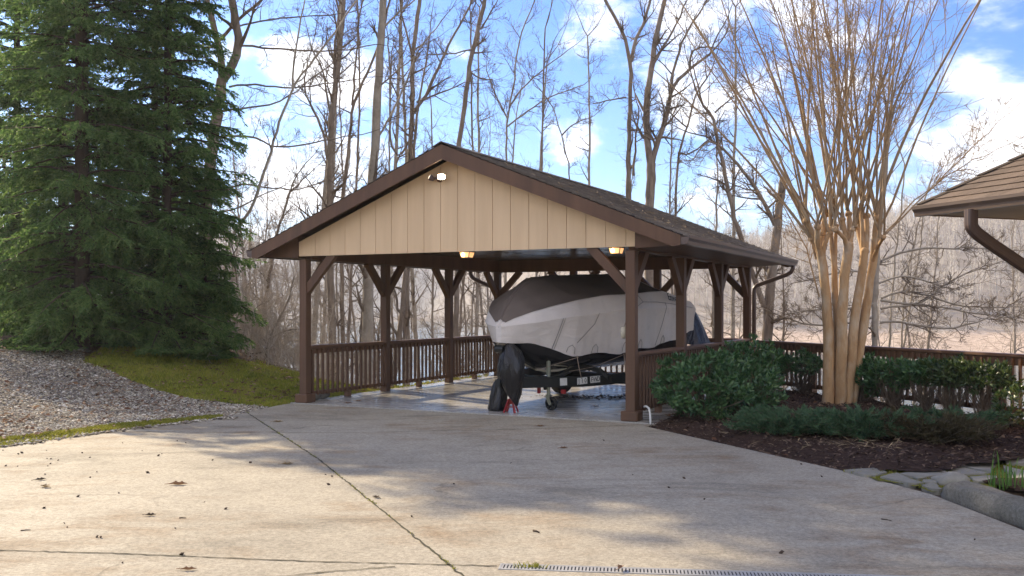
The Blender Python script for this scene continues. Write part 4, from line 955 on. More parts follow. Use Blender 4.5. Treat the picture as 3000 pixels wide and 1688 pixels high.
# ------------------------------------------------------------------ leafy shrubs
def shrub(name,c,rx,ry,h,n,seed,lab,mat='laurel',rot=0,low=.0,leaf=(.075,.11),stems=9,group=None,cat='shrub',zb=.02):
    r=np.random.default_rng(seed); e=empty(name,(c[0],c[1],zb),rot,lab,cat,group)
    # lumpy volume: leaf tufts gathered round shoot tips
    nt=n//9; d=r.normal(size=(nt,3)); d/=np.linalg.norm(d,axis=1,keepdims=True); rad=r.uniform(.45,1,nt)**.45
    lump=1+.16*np.sin(d[:,0]*5+seed)*np.cos(d[:,1]*6+seed*2)+.12*np.sin(d[:,2]*7+d[:,0]*4)
    p=d*(rad*lump)[:,None]; z=(p[:,2]*.5+.5); z=low+(1-low)*np.clip(z,0.02,1.1); p=np.stack([p[:,0]*rx,p[:,1]*ry,z*h],-1)
    out=d*np.array([1,1,.8])+np.array([0,0,.75]); out/=np.linalg.norm(out,axis=1,keepdims=True)
    k=9; P=np.repeat(p,k,0)+r.normal(0,.018,(nt*k,3)); O=np.repeat(out,k,0)
    D=O*.75+r.normal(0,.55,(nt*k,3)); D/=np.linalg.norm(D,axis=1,keepdims=True); N=O+r.normal(0,.45,(nt*k,3))
    P[:,2]=np.maximum(P[:,2],.02)
    g=Geo(); leafs(g,P,N,D,r.uniform(*leaf,nt*k),r.uniform(.026,.040,nt*k)); g.build('leaves',M[mat],e,fix=False)
    g=Geo(); 
    B=[];Rd=[]
    idx=r.choice(nt,min(nt,stems*9),replace=False)
    for q,i in enumerate(idx):
        b=np.array([*(r.normal(0,.07,2)*[rx/.5,ry/.5]),0]) if True else 0
        m=p[i]*.55+b*.45+r.normal(0,.03,3); m[2]=p[i][2]*.5
        m1=(b+m)/2+r.normal(0,.02,3); m2=(m+p[i])/2+r.normal(0,.02,3); B.append([b,m1,m,m2,p[i]]); w=.011 if q<stems else .005; Rd.append([w,w*.8,w*.65,w*.5,w*.35])
    tubes(g,np.array(B),np.array(Rd),5); g.build('stems',M['twig'],e,smooth=True,fix=False)
    return e
shrub('laurel_shrub',(2.56,12.95),.66,.60,.88,4800,1,'large rounded dark green shrub beside the right front carport post',low=.02)
shrub('laurel_shrub',(3.62,14.65),.46,.55,1.0,2600,2,'dark green shrub behind the large rounded shrub by the carport',low=.05)
shrub('laurel_shrub',(3.35,13.6),.40,.45,.62,1500,12,'low dark shrub tucked between the rounded shrub and the hedge',low=.02)
hedge=[(2300,'dense section of clipped hedge left of the tan multi-stemmed tree',.70,1200),(2395,'thin hedge plant with bare stems just left of the tan multi-stemmed tree',.72,900),(2575,'hedge plant just right of the tan multi-stemmed tree',.72,1500),(2665,'hedge plant against the second railing post',.70,1300),(2755,'thin-stemmed hedge plant in the middle of the right hedge',.72,1100),(2840,'sunlit yellow-green topped hedge plant near the right end of the railing',.76,1200),(2935,'sunlit loose hedge plant at the right end of the railing',.74,1100)]
for k,(px,lab,h,n) in enumerate(hedge):
    t=fence_t(px); c=FA+fd*t+np.array([-.914,-.40])*(.34 if k!=4 else .30)
    shrub('hedge_plant',c,.46,.24,h,n,50+k,lab,'laurel' if k<5 else 'laurelsun',fang,low=(.30,.5,.2,.42,.55,.5,.5)[k],stems=12,group='hedge plants along the wooden railing',cat='hedge plant')
c=gp(2985,1262); shrub('laurel_shrub',c,.26,.26,.5,420,77,'small bright green shrub at the right edge under the hedge','laurelsun',low=.1,stems=4)
def juniper(c,rx,ry,h,n,seed,lab,mat='juniper'):
    r=np.random.default_rng(seed); e=empty('juniper_shrub',(c[0],c[1],.03),0,lab,'shrub','low junipers on the mulch'); g=Geo()
    nb=n//70; B=[];Rd=[]
    for i in range(nb):
        a=r.uniform(0,6.283); q=r.uniform(.25,1)**.6; el=r.uniform(.12,.9); L=q
        d=np.array([math.cos(a)*rx,math.sin(a)*ry,0]); top=h*r.uniform(.55,1.1)
        base=np.array([r.normal(0,.08),r.normal(0,.08),0.02])
        t=np.linspace(0,1,6)[:,None]; P=base+d*L*t+np.array([0,0,1])*(top*np.sin(np.minimum(t*1.25*el+.15,1.5))*t**.5*(1-.35*q*t))
        P+=r.normal(0,.012,P.shape)*t; B.append(P); Rd.append(np.linspace(.008,.002,6))
        m=130; tt=r.uniform(.18,1,m)*5; i0=np.clip(tt.astype(int),0,4); f=(tt-i0)[:,None]; pp=P[i0]*(1-f)+P[i0+1]*f; ax=P[i0+1]-P[i0]; ax/=np.linalg.norm(ax,axis=1,keepdims=True)
        D=ax*.9+r.normal(0,.42,(m,3))+np.array([0,0,.25]); D/=np.linalg.norm(D,axis=1,keepdims=True); ln=r.uniform(.03,.085,m)[:,None]; S=np.cross(D,r.normal(size=(m,3))); S/=np.linalg.norm(S,axis=1,keepdims=True)
        w=r.uniform(.004,.0075,m)[:,None]
        V=np.stack([pp-S*w*.4,pp+S*w*.4,pp+D*ln*.55+S*w,pp+D*ln,pp+D*ln*.55-S*w],1); k=np.arange(m)[:,None]*5
        g.add(V.reshape(-1,3),tris=np.concatenate([k+[0,1,2],k+[0,2,4],k+[4,2,3]]))
    g.build('foliage',M[mat],e,fix=False); g=Geo(); tubes(g,np.array(B),np.array(Rd),4); g.build('stems',M['twig'],e,smooth=True,fix=False)
juniper((3.30,11.35),.72,.55,.36,17000,61,'blue-green low juniper nearest the driveway')
juniper((4.05,11.1),.70,.62,.42,17000,62,'blue-green low juniper in front of the tan multi-stemmed tree')
juniper((4.72,10.75),.66,.55,.40,13000,63,'browned thin juniper with bare twigs at the right end of the row','juniperbrown')
juniper((5.25,11.6),.55,.5,.36,8000,64,'small green juniper tuft behind the browned one')

# ------------------------------------------------------------------ house corner at the right
K=np.array([4.725,11.24]); ev=np.array([.358,-.934]); nv=np.array([.934,.358]); hang=math.atan2(ev[1],ev[0])
ho=empty('house',(K[0],K[1],0),hang,'house corner with brown shingle hip roof, gutter and ribbed downspout','house')
# local frame: x along the eave towards the camera, y to the right (into the house)
ZE=2.71
def hb_(nm,a,b,mt,par=ho):
    g=Geo(); g.bbox(a,b,.004); return g.build(nm,M[mt],par)
hr=hb_('fascia',(.02,.06,2.60),(7,.085,ZE-.01),'gutterh'); hb_('fascia',(.02,.0855,2.601),(.045,3.4,ZE-.012),'gutterh')
hb_('soffit',(.046,.086,2.612),(7,1.30,2.63),'soffit'); hb_('soffit',(.0465,1.3005,2.6125),(.6,3.4,2.6305),'soffit')
S2=.67
nrow=3.0
deck=Geo(); deck.add([(0,.0,ZE),(7,.0,ZE),(7,nrow,ZE+S2*nrow),(nrow,nrow,ZE+S2*nrow),(0,2*nrow,ZE),(0,.0,ZE-.02),(7,.0,ZE-.02),(7,nrow,ZE+S2*nrow-.02),(nrow,nrow,ZE+S2*nrow-.02),(0,2*nrow,ZE-.02)],quads=[(0,1,2,3)],ngons=[[0,3,4],[5,8,7,6],[5,9,8],[0,5,6,1],[4,9,5,0]])
rf=deck.build('roof',M['gutterh'],ho)
courses('shingles',(-.03,-.035,ZE-.02),(7,-.035,ZE-.02),(nrow,nrow,ZE+S2*nrow+.004),(7,nrow,ZE+S2*nrow+.004),.15,.013,M['shingleh'],rf,9)
courses('shingles',(-.035,6,ZE-.02),(-.035,-.03,ZE-.02),(nrow,nrow+.001,ZE+S2*nrow+.004),(nrow,nrow,ZE+S2*nrow+.004),.15,.013,M['shingleh'],rf,10)
g=Geo(); 
for i in range(14):
    t0,t1=i/13*nrow*.98,(i+1.15)/13*nrow*.98; m=.02
    for s in (0,1):
        q=[(t0-m,t0-m,ZE+S2*t0+.012),(t1,t1,ZE+S2*t1+.006)]; w=.11
        if s==0: v=[q[0],(q[0][0]+w,q[0][1]-0.0,q[0][2]+.002),(q[1][0]+w,q[1][1],q[1][2]+.002),q[1]]
        else: v=[q[0],(q[0][0],q[0][1]+w,q[0][2]+.002),(q[1][0],q[1][1]+w,q[1][2]+.002),q[1]]
        g.add([(a,b,c+.01) for a,b,c in v],quads=[(0,1,2,3)])
g.build('hip_cap',M['shingleh'],rf,fix=False)
gz=ZE-.005; pr=[(.058,gz),(.058,gz-.115),(-.02,gz-.115),(-.03,gz-.07),(-.06,gz-.035),(-.063,gz),(-.05,gz+.001),(-.05,gz-.03),(-.018,gz-.066),(-.01,gz-.105),(.048,gz-.105),(.048,gz)]
g=Geo(); g.prism(pr,0,-.005,7); hg=g.build('gutter',M['gutterh'],ho)
g=Geo(); g.prism([(.055,gz-.003),(.055,gz-.112),(-.02,gz-.112),(-.03,gz-.07),(-.06,gz-.035),(-.06,gz-.003)],0,-.009,-.0055); g.build('gutter_cap',M['gutterh'],hg)
def ribbed(pts,w,d,name,mat,par):
    pts=np.array(pts,float); 
    for _ in range(3):
        q=[pts[0]]
        for a,b in zip(pts[:-1],pts[1:]): q+= [a*.75+b*.25,a*.25+b*.75]
        pts=np.array(q+[pts[-1]])
    T=np.gradient(pts,axis=0); T/=np.linalg.norm(T,axis=1,keepdims=True); rings=[]
    for p,t in zip(pts,T):
        A=np.array([1.,0,0]); Bv=np.cross(t,A); Bv/=np.linalg.norm(Bv); ring=[]
        for q in range(40):
            a=2*math.pi*q/40; c,s=math.cos(a),math.sin(a); k=1-.05*(0.5+.5*math.cos(a*16)); x=w/2*np.sign(c)*abs(c)**.45*k; y=d/2*np.sign(s)*abs(s)**.45*k; ring.append(p+A*x+Bv*y)
        rings.append(ring)
    g=Geo(); g.loft(rings); return g.build(name,M[mat],par,smooth=False)
ribbed([(.80,-.005,2.60),(.80,-.005,2.46),(.80,-.0,2.40),(.80,.12,2.31),(.80,.8,1.98),(.80,1.12,1.82),(.80,1.21,1.72),(.80,1.21,.2)],.10,.13,'downspout','gutter',ho)
hb_('wall',(.75,1.30,-.3),(7,3.3,2.61),'siding'); hb_('wall_corner_trim',(.70,1.26,-.3),(.749,1.40,2.609),'paint')

# ------------------------------------------------------------------ trees
UP=np.array([0,0,1.])
class Tree:
    def __init__(s,seed): s.r=np.random.default_rng(seed); s.b={0:{},1:{}}
    def add(s,pts,rad,sides,part): s.b[part].setdefault((len(pts),sides),[]).append((pts,rad))
    def geo(s,part):
        g=Geo()
        for (n,sd),L in s.b[part].items(): tubes(g,np.array([a for a,_ in L]),np.array([b for _,b in L]),sd)
        return g
    def grow(s,p,d,L,r,lev,mx,nch,jit=.16,trop=.06,ang=(.5,1.1),lf=(.35,.62),rmin=.0035):
        n=(9,7,5,4,3)[min(lev,4)]; step=L/n; pts=[p]; rad=[r]; D=[]
        for i in range(n):
            d=d+s.r.normal(0,jit,3)+UP*trop; d=d/math.sqrt(d@d); p=p+d*step; pts.append(p); D.append(d); rad.append(max(r*(1-.85*(i+1)/n),rmin))
        s.add(pts,rad,(8,5,4,3,3)[min(lev,4)],1)
        if lev<mx: s.side(pts,rad,L,lev,mx,nch,jit,trop,ang,lf,.15,rmin)
    def side(s,pts,rad,L,lev,mx,nch,jit,trop,ang,lf,t0,rmin,bias=None):
        m=len(pts)-1
        for k in range(nch[lev] if lev<len(nch) else 3):
            t=s.r.uniform(t0,1.0)*m; i=min(int(t),m-1); f=t-i; p=pts[i]*(1-f)+pts[i+1]*f; d=pts[i+1]-pts[i]; d=d/(math.sqrt(d@d)+1e-9)
            q=s.r.normal(size=3); q-=d*(q@d); q/=math.sqrt(q@q)+1e-9
            if bias is not None: q=q+bias; q/=math.sqrt(q@q)+1e-9
            a=s.r.uniform(*ang); nd_=d*math.cos(a)+q*math.sin(a)
            s.grow(p,nd_,L*s.r.uniform(*lf)*(1.08-.55*t/m),max(min(rad[i]*.55,.9*rad[i]),rmin),lev+1,mx,nch,jit,trop,ang,lf,rmin)
    def limb(s,pts,r0,r1,side=0,L=3.0,mx=3,nch=(0,6,5,3),t0=.1,jit=.14,trop=.05,ang=(.5,1.15),rough=.012,lf=(.4,.7),part=0,sides=10,rmin=.0035,bias=None,tip=0):
        pts=np.array(pts,float); seg=np.linalg.norm(np.diff(pts,axis=0),axis=1); c=np.concatenate(([0],np.cumsum(seg))); n=max(6,min(40,int(c[-1]/.22)))
        t=np.linspace(0,c[-1],n); P=np.stack([np.interp(t,c,pts[:,k]) for k in range(3)],-1)
        for _ in range(2): P[1:-1]=P[1:-1]*.5+(P[:-2]+P[2:])*.25
        P[1:-1]+=s.r.normal(0,rough,(n-2,3)); Rd=np.linspace(r0,r1,n)*(1+s.r.normal(0,.03,n))
        s.add(list(P),list(Rd),sides,part)
        if side:
            m=len(P)-1; nn=list(nch); nn[0]=side
            s.side([p for p in P],list(Rd),L,0,mx,nn,jit,trop,ang,lf,t0,rmin,bias)
        for k in range(tip):
            d=P[-1]-P[-3]; d/=np.linalg.norm(d); q=s.r.normal(size=3)*.45; s.grow(P[-1],(d+q)/np.linalg.norm(d+q),L*s.r.uniform(.8,1.2),r1*.8,1,mx,nch,jit,trop,ang,lf,rmin)
        return P
    def finish(s,name,base,lab,group=None,bark='bark',twig='twig',cat='tree'):
        e=empty(name,base,0,lab,cat,group)
        for part,nm,mt in ((0,'trunk',bark),(1,'crown',twig)):
            if s.b[part]:
                g=s.geo(part); g.v=[v-np.array(base) for v in g.v]; g.build(nm,M[mt],e,smooth=True,fix=False)
        return e
def c7(*p): return [(500+x/2.07,y/2.07) for x,y in p]
def c8(*p): return [(1400+x/1.61,y/1.61) for x,y in p]
def ptree(lab,Y,limbs,seed,bark='bark',twig='twig',group=None,top=True,name='bare_tree',mx=3,dens=1.0):
    """limbs: (photo polyline, start px width, end px width, side branches, length of them, tips); first limb starts at its lowest point and is taken down to the ground"""
    T=Tree(seed); base=None
    for k,(pl,w0,w1,sd,L,tp) in enumerate(limbs):
        off=T.r.normal(0,.35); n=len(pl); pts=[dp(x,y,Y+(off*i/(n-1) if k else 0)) for i,(x,y) in enumerate(pl)]
        if k==0:
            b=pts[0].copy(); gz_=float(Tz(b[0]*1.0,Y)); lean=(pts[0]-pts[1]); 
            bb=b+lean*min(.6,(b[2]-gz_)/max(lean[2]*-1,.01)*-1 if lean[2]<0 else .0)*0; bb[2]=gz_-.25; bb[0]=b[0]+(pts[0][0]-pts[1][0])*.15
            if b[2]>gz_+.2: pts=[bb]+pts
            base=(bb[0],bb[1],gz_)
        wk=1.4 if k and w0<=5.6 else 1.0; T.limb(pts,wk*w0*Y/F/2,wk*w1*Y/F/2,int(sd*dens),L,mx=mx,tip=tp,sides=10 if w0>12 else 7)
    return T.finish(name,base,lab,group,bark,twig)
G_='bare deciduous trees standing behind the carport'
ptree('forked grey tree rising out of the evergreens, left of the carport',24,[
 (c7((205,1330),(215,1260),(250,900),(300,600),(310,480)),40,30,6,2.6,0),
 (c7((310,480),(315,350),(285,260),(255,140),(222,0),(200,-120)),22,14,5,2.5,2),
 (c7((310,490),(380,390),(430,260),(395,150),(372,0),(350,-150)),28,17,6,2.5,2),
 (c7((290,250),(380,150),(440,95),(560,0),(640,-90)),11,7,5,2.2,2),
 (c7((385,278),(430,260),(520,290),(600,290),(760,300),(900,312),(1100,300),(1240,270)),5,2.2,12,1.3,1),
 (c7((385,168),(430,150),(540,125),(700,105),(860,100),(1030,88),(1140,60)),4,1.8,10,1.3,1),
 (c7((305,678),(350,660),(470,650),(560,655),(720,590),(850,480),(1000,370)),4.5,2,12,1.3,1),
 (c7((355,528),(400,510),(560,515),(700,540),(900,512),(1140,480)),4.5,2,12,1.3,1),
 (c7((255,838),(300,820),(440,820),(560,850),(620,900),(760,885),(900,855),(1220,800)),5,2,14,1.3,1),
 (c7((225,1198),(270,1180),(400,1110),(560,1130),(760,1160),(960,1090)),4.5,2,12,1.3,1),
 (c7((205,1318),(250,1300),(400,1270),(560,1180),(700,1120)),4,1.8,8,1.3,1),
 (c7((255,718),(300,700),(200,720),(120,700)),4,2,5,1.2,1),(c7((230,303),(275,285),(180,265),(90,270)),4,2,5,1.2,1)],101,group=G_,dens=.62)
ptree('thin smooth leaning trunk crossing the sky left of the gable',22,[
 (c7((340,1460),(440,1340),(520,1200),(600,940),(660,740),(740,530),(870,350),(1000,195),(1100,40),(1180,-60)),12,5,9,1.6,2),
 (c7((740,540),(735,420),(770,260),(790,100),(812,0),(830,-80)),5,2.5,7,1.2,1)],102,'barkpale',group=G_)
ptree('multi-trunked tree behind the left slope of the gable',27,[
 ([(975,1020)]+c7((960,1440),(960,1200),(970,900),(975,700),(1005,480),(1025,280),(1045,140),(1050,0),(1055,-120)),26,12,12,2.6,2),
 (c7((950,960),(930,780),(850,650),(800,540),(830,380)),9,4,9,1.8,1),
 (c7((985,760),(940,560),(930,420),(870,330)),8,4,9,1.8,1),(c7((1000,500),(990,300),(1030,120),(1000,-40)),9,5,8,2,1)],103,group=G_)
ptree('slender trunk just right of the multi-trunked tree at the left gable slope',28,[
 ([(1005,1020)]+c7((1030,1300),(1040,1200),(1075,960),(1100,640),(1150,540),(1230,360),(1300,150),(1330,0)),15,6,12,2.2,2),
 (c7((1100,640),(1120,400),(1140,150),(1165,0)),7,4,8,1.8,1)],104,group=G_)
ptree('straight smooth pale grey beech trunk behind the left gable slope',27,[
 ([(1076,1040),(1078,800)]+c7((1218,1150),(1230,1040),(1248,700),(1265,420),(1278,200),(1287,0),(1292,-150)),36,20,8,2.6,2),
 (c7((1260,830),(1330,720),(1440,470),(1500,300),(1640,130)),5,2.5,9,1.5,1),(c7((1270,520),(1380,430),(1480,340)),4,2,7,1.3,1),(c7((1290,170),(1370,80),(1480,0)),5,3,6,1.3,1)],105,'barkpale',group=G_)
ptree('forking trunk behind the peak of the gable, ivy rough bark',30,[
 ([(1190,1040),(1192,800)]+c7((1450,1000),(1462,800),(1470,500),(1465,330),(1490,150),(1512,0),(1525,-120)),22,11,10,2.4,2),
 (c7((1470,690),(1540,600),(1630,400),(1720,200),(1800,70),(1850,-40)),11,5,10,2,2),(c7((1490,620),(1650,560),(1780,500)),7,3,8,1.6,1),(c7((1462,330),(1430,200),(1400,80),(1390,0)),7,4,6,1.6,1),
 (c7((1440,860),(1380,980),(1330,860),(1330,500),(1320,230)),5,3,8,1.4,1)],106,group=G_)
ptree('single tall dark trunk right of the gable peak',31,[
 ([(1336,1040),(1338,800)]+c7((1745,900),(1762,800),(1800,480),(1840,260),(1890,100),(1905,0),(1920,-120)),20,12,9,2.3,2),
 (c7((1880,180),(1950,60),(1985,0)),6,3,5,1.5,1),(c7((1800,420),(1880,490),(1950,480)),4,2,5,1.3,1),(c7((1835,300),(1700,330),(1560,330)),3.5,2,8,1.3,1)],107,group=G_)
ptree('thin fan-topped tree above the carport ridge',33,[
 ([(1482,1000)]+c8((130,740),(135,620),(150,490),(175,380),(178,280),(205,150),(250,50)),11,4,14,2.6,2),
 (c8((150,500),(230,390),(330,310),(420,240)),4,2,8,1.6,1),(c8((135,600),(230,530),(330,460),(500,400)),4,2,8,1.6,1),(c8((140,560),(80,440),(40,330)),4,2,7,1.5,1)],108,'barkpale',group=G_)
ptree('small twiggy tree low above the carport roof',30,[
 ([(1672,900)]+c8((435,860),(425,740),(395,640),(375,560),(350,490),(300,430)),8,3,14,1.7,2),(c8((395,640),(440,590),(520,560)),3.5,2,6,1.2,1)],109,group=G_)
ptree('pale forked tree left of the big twin-trunked one',29,[
 ([(1838,1000)]+c8((708,960),(712,800),(716,500),(722,300),(712,230),(690,160),(640,70),(590,-20)),23,9,10,2.2,2),
 (c8((722,290),(735,200),(780,120),(812,0),(830,-90)),12,6,8,2,2),(c8((735,830),(745,620),(760,520)),8,4,5,1.3,1),(c8((700,460),(620,470),(545,490)),3.5,2,6,1.3,1)],110,group=G_)
ptree('big twin-trunked tree with rough bark over the carport roof',28,[
 ([(1905,1000)]+c8((808,1000),(812,880),(818,770)),32,27,3,1.5,0),
 (c8((815,780),(795,640),(797,480),(822,310),(835,190),(865,80),(885,-20),(900,-130)),21,12,10,2.4,2),
 (c8((820,775),(850,660),(895,540),(905,430),(950,370),(1040,290),(1095,255)),18,7,10,2,2),
 (c8((905,430),(930,300),(975,160),(1050,60),(1090,-30)),9,4,9,2,2),(c8((830,300),(890,200),(960,60),(1000,-40)),8,4,8,2,2),(c8((1000,320),(985,240),(1060,205),(1130,230)),5,2.5,6,1.3,1)],111,group=G_)
ptree('slim crooked tree between the twin-trunked tree and the tan tree',28,[
 ([(1978,1000)]+c8((930,1020),(938,860),(945,720),(985,600),(1018,500),(1025,420),(1080,370)),13,5,14,1.9,2),(c8((985,600),(930,560),(880,500)),4,2,6,1.2,1),(c8((945,720),(1010,740),(1050,680),(1100,650)),4,2,6,1.2,1)],112,group=G_)
ptree('thick vine-covered trunk with broken top right of the carport',24,[
 ([(2248,1090),(2246,1000),(2262,800),(2275,690),(2283,600),(2292,540),(2296,520)],38,22,8,1.8,0),
 ([(2270,660),(2235,590),(2196,520),(2150,470),(2118,432),(2070,400)],13,6,12,1.8,2),
 ([(2240,900),(2222,850),(2198,780),(2172,708),(2140,600),(2116,470),(2098,400),(2092,330),(2060,310)],18,8,14,1.8,2),
 ([(2116,440),(2085,400),(2060,420),(2030,470)],4.5,2,8,1.2,1),([(2095,330),(2140,290),(2180,260)],4,2,6,1.2,1)],113,group=G_)
T13=[([(2561,1060),(2562,960),(2566,800),(2572,690),(2590,560),(2600,400)],22,12,6,1.6,2)]
for q in ([(2582,765),(2630,740),(2673,726),(2740,728),(2910,726),(2990,735)],[(2582,874),(2610,858),(2640,851),(2700,856),(2745,875),(2775,891),(2860,900),(3010,898)],[(2580,905),(2640,895),(2707,895),(2800,905),(2900,925),(3010,935)],[(2578,945),(2640,939),(2700,953),(2741,969),(2860,950),(3000,870)],[(2580,880),(2700,900),(2760,830),(2860,790),(2980,750)],[(2575,830),(2640,800),(2700,820),(2800,850)],[(2560,800),(2480,790),(2400,815),(2320,830)],[(2560,890),(2470,910),(2380,905),(2300,920)],[(2555,930),(2440,960),(2350,950),(2230,900)]):
    T13.append((q,5.5,2,14,1.2,1))
ptree('grey trunk with long sweeping side branches behind the tan tree',22,T13,114,'barkpale',group=G_)
ptree('thin whitish trunk standing in front of the lake, right of the tan tree',25,[([(2603,1050),(2610,900),(2625,740),(2640,600),(2650,480)],9,4,16,1.8,2)],115,'barkpale','twigpale',group=G_)
ptree('whitish leaning double trunk in front of the red far shore',26,[([(2640,1050),(2660,930),(2680,820),(2700,700),(2705,600)],9,4,16,1.8,2),([(2640,1030),(2650,850),(2690,650),(2730,520)],6,3,12,1.6,2)],116,'barkpale','twigpale',group=G_)
ptree('bent small tree with a broken limb on the bank left of the carport',22.5,[([(775,1080),(782,1000),(812,950),(840,895),(850,860),(862,810)],9,5,7,1.1,2),([(785,1005),(830,965),(880,965)],4,2,5,.8,1),([(780,1030),(740,1040),(690,1030)],3.5,2,4,.8,1)],117,'bark','twigpale',group=G_)
ptree('leaning thin trunk in the thicket between evergreen and carport',26,[([(742,1080),(765,980),(780,860),(800,740),(822,640),(850,560)],14,6,16,1.8,2)],118,group=G_,dens=.7)
ptree('arching sapling with pale twigs at the edge of the evergreens',23,[([(700,1060),(715,960),(735,900),(750,890),(790,880)],4,2,6,.9,1),([(690,900),(695,800),(680,700),(640,600)],4,2,8,1.2,1)],119,'twig','twigpale',group=G_)

# thicket and wood: templates, then copies
def sapling(seed,h,r,n,L,pale):
    T=Tree(seed); pts=[np.array([0,0,-.3])]; d=np.array([T.r.normal(0,.06),T.r.normal(0,.06),1.]); p=pts[0]
    for i in range(8): d=d+np.append(T.r.normal(0,.05,2),0); d/=np.linalg.norm(d); p=p+d*h/8; pts.append(p)
    T.limb(pts,r,.012,n,L,mx=3,nch=(0,6,4,2),t0=.12,sides=6,tip=2,jit=.2,trop=.03,rmin=.004)
    return T.finish('thicket_tree',(0,0,0),None,None,'twigpale' if pale else 'bark','twigpale' if pale else 'twig')
prot=[sapling(200+k,*a) for k,a in enumerate(((8,.05,20,1.9,True),(11,.08,24,2.4,True),(6,.04,18,1.7,True),(13,.11,24,2.8,False),(9,.06,22,2.2,True),(4.5,.03,16,1.5,True)))]
r=np.random.default_rng(77); first=[True]*6
def plant(x,y,k,s,lab,group,cat='tree'):
    o=prot[k]
    if first[k]: first[k]=False
    else: o=copy_tree(o)
    q=np.array([x+.5,y-18.5]); tq=q@[-.649,.76]; cq=abs(q[0]*.76+q[1]*.649)
    if 3<tq<14 and cq<3.2: s*=.58
    o.location=(x,y,float(Tz(x,y))); o.rotation_euler=(r.normal(0,.05),r.normal(0,.05),r.uniform(0,6.28)); o.scale=(s,s,s*r.uniform(.9,1.15)); tag(o,lab,cat,group)
for i in range(64):      # thicket on the falling bank between the evergreens and the carport
    Y=r.uniform(23,46); px=r.uniform(600,960); x=(px-1500)*Y/F
    plant(x,Y,(5,2,2,5,5,2)[i%6] if Y<30 else (0,2,2,4,0,1)[i%6],r.uniform(.7,1.0) if Y<34 else r.uniform(.85,1.1),'bare grey sapling in the dense thicket between evergreens and carport','saplings of the thicket left of the carport')
for i in range(26):      # behind the carport
    Y=r.uniform(27,48); px=r.uniform(960,1560); x=(px-1500)*Y/F
    plant(x,Y,(0,1,3,4,2,5)[i%6],r.uniform(.8,1.1),'bare sapling on the lake bank seen through the left carport bays','saplings on the bank behind the carport')
for i in range(30):      # right, in front of the lake
    Y=r.uniform(24,44); px=r.uniform(1980,3080); x=(px-1500)*Y/F
    plant(x,Y,(0,4,2,1,5,3)[i%6],r.uniform(.7,1.05),'bare pale sapling in front of the lake right of the carport','saplings on the bank right of the carport')
for i in range(7):     # beyond the evergreens
    Y=r.uniform(24,44); px=r.uniform(-40,420); x=(px-1500)*Y/F
    plant(x,Y,(3,1,0,4)[i%4],r.uniform(.9,1.2),'bare tree glimpsed through the evergreen boughs at the left','bare trees behind the evergreens')
# tall slender trees between the carport and the lake, reaching out of the frame
def slender(seed,h,r0,n):
    T=Tree(seed); p=np.array([0,0,-.3]); d=np.array([T.r.normal(0,.04),T.r.normal(0,.04),1.]); pts=[p]
    for i in range(10): d=d+np.append(T.r.normal(0,.025,2),0); d/=np.linalg.norm(d); p=p+d*h/10; pts.append(p)
    T.limb(pts,r0,.03,n,2.6,mx=3,nch=(0,5,4,2),t0=.28,sides=7,tip=2,jit=.15,trop=.06,ang=(.45,1.2),lf=(.35,.75),rmin=.0045)
    return T.finish('slender_tree',(0,0,0),None,None,'barkpale' if seed%2 else 'bark','twig')
sp=[slender(701,21,.10,26),slender(702,19,.075,28),slender(703,22,.12,24),slender(704,18,.06,24)]
for i,(px,Y) in enumerate(((905,33),(1015,38),(1130,36),(1165,42),(1255,37),(1290,45),(1395,40),(1440,36),(1550,42),(1600,38),(1740,40),(1790,45),(940,44),(2020,40),(2140,36),(1060,46))):
    o=sp[i%4] if i<4 else copy_tree(sp[i%4]); x=(px-1500)*Y/F; s=r.uniform(.88,1.1)
    o.location=(x,Y,float(Tz(x,Y))); o.rotation_euler=(0,0,r.uniform(0,6.28)); o.scale=(s,s,s); tag(o,'tall slender straight bare tree on the bank far behind the carport','tree','tall slender trees behind the carport')
# undergrowth tangle at the top of the bank
T=Tree(400)
for i in range(330):
    Y=T.r.uniform(20.8,31); px=T.r.uniform(590,1130 if Y>23.5 else 900); x=(px-1500)*Y/F; z=float(Tz(x,Y))
    a=T.r.uniform(0,6.28); d=np.array([math.cos(a)*.6,math.sin(a)*.6,1.]); T.grow(np.array([x,Y,z]),d/np.linalg.norm(d),T.r.uniform(.8,2.4),.010,1,3,(0,5,3,2),jit=.24,trop=.0,rmin=.0035)
for i in range(120):
    X_=T.r.uniform(-2.5,7.5); Y=float(crest(X_))+T.r.uniform(5.0,12); z=float(Tz(X_,Y)); a=T.r.uniform(0,6.28); d=np.array([math.cos(a)*.6,math.sin(a)*.6,1.]); T.grow(np.array([X_,Y,z]),d/np.linalg.norm(d),T.r.uniform(.8,2.4),.010,1,3,(0,5,3,2),jit=.24,trop=.0,rmin=.0035)
tag(T.geo(1).build('undergrowth',M['twigpale'],smooth=True,fix=False),'tangle of pale bare twigs along the top of the lake bank','undergrowth',kind='stuff')

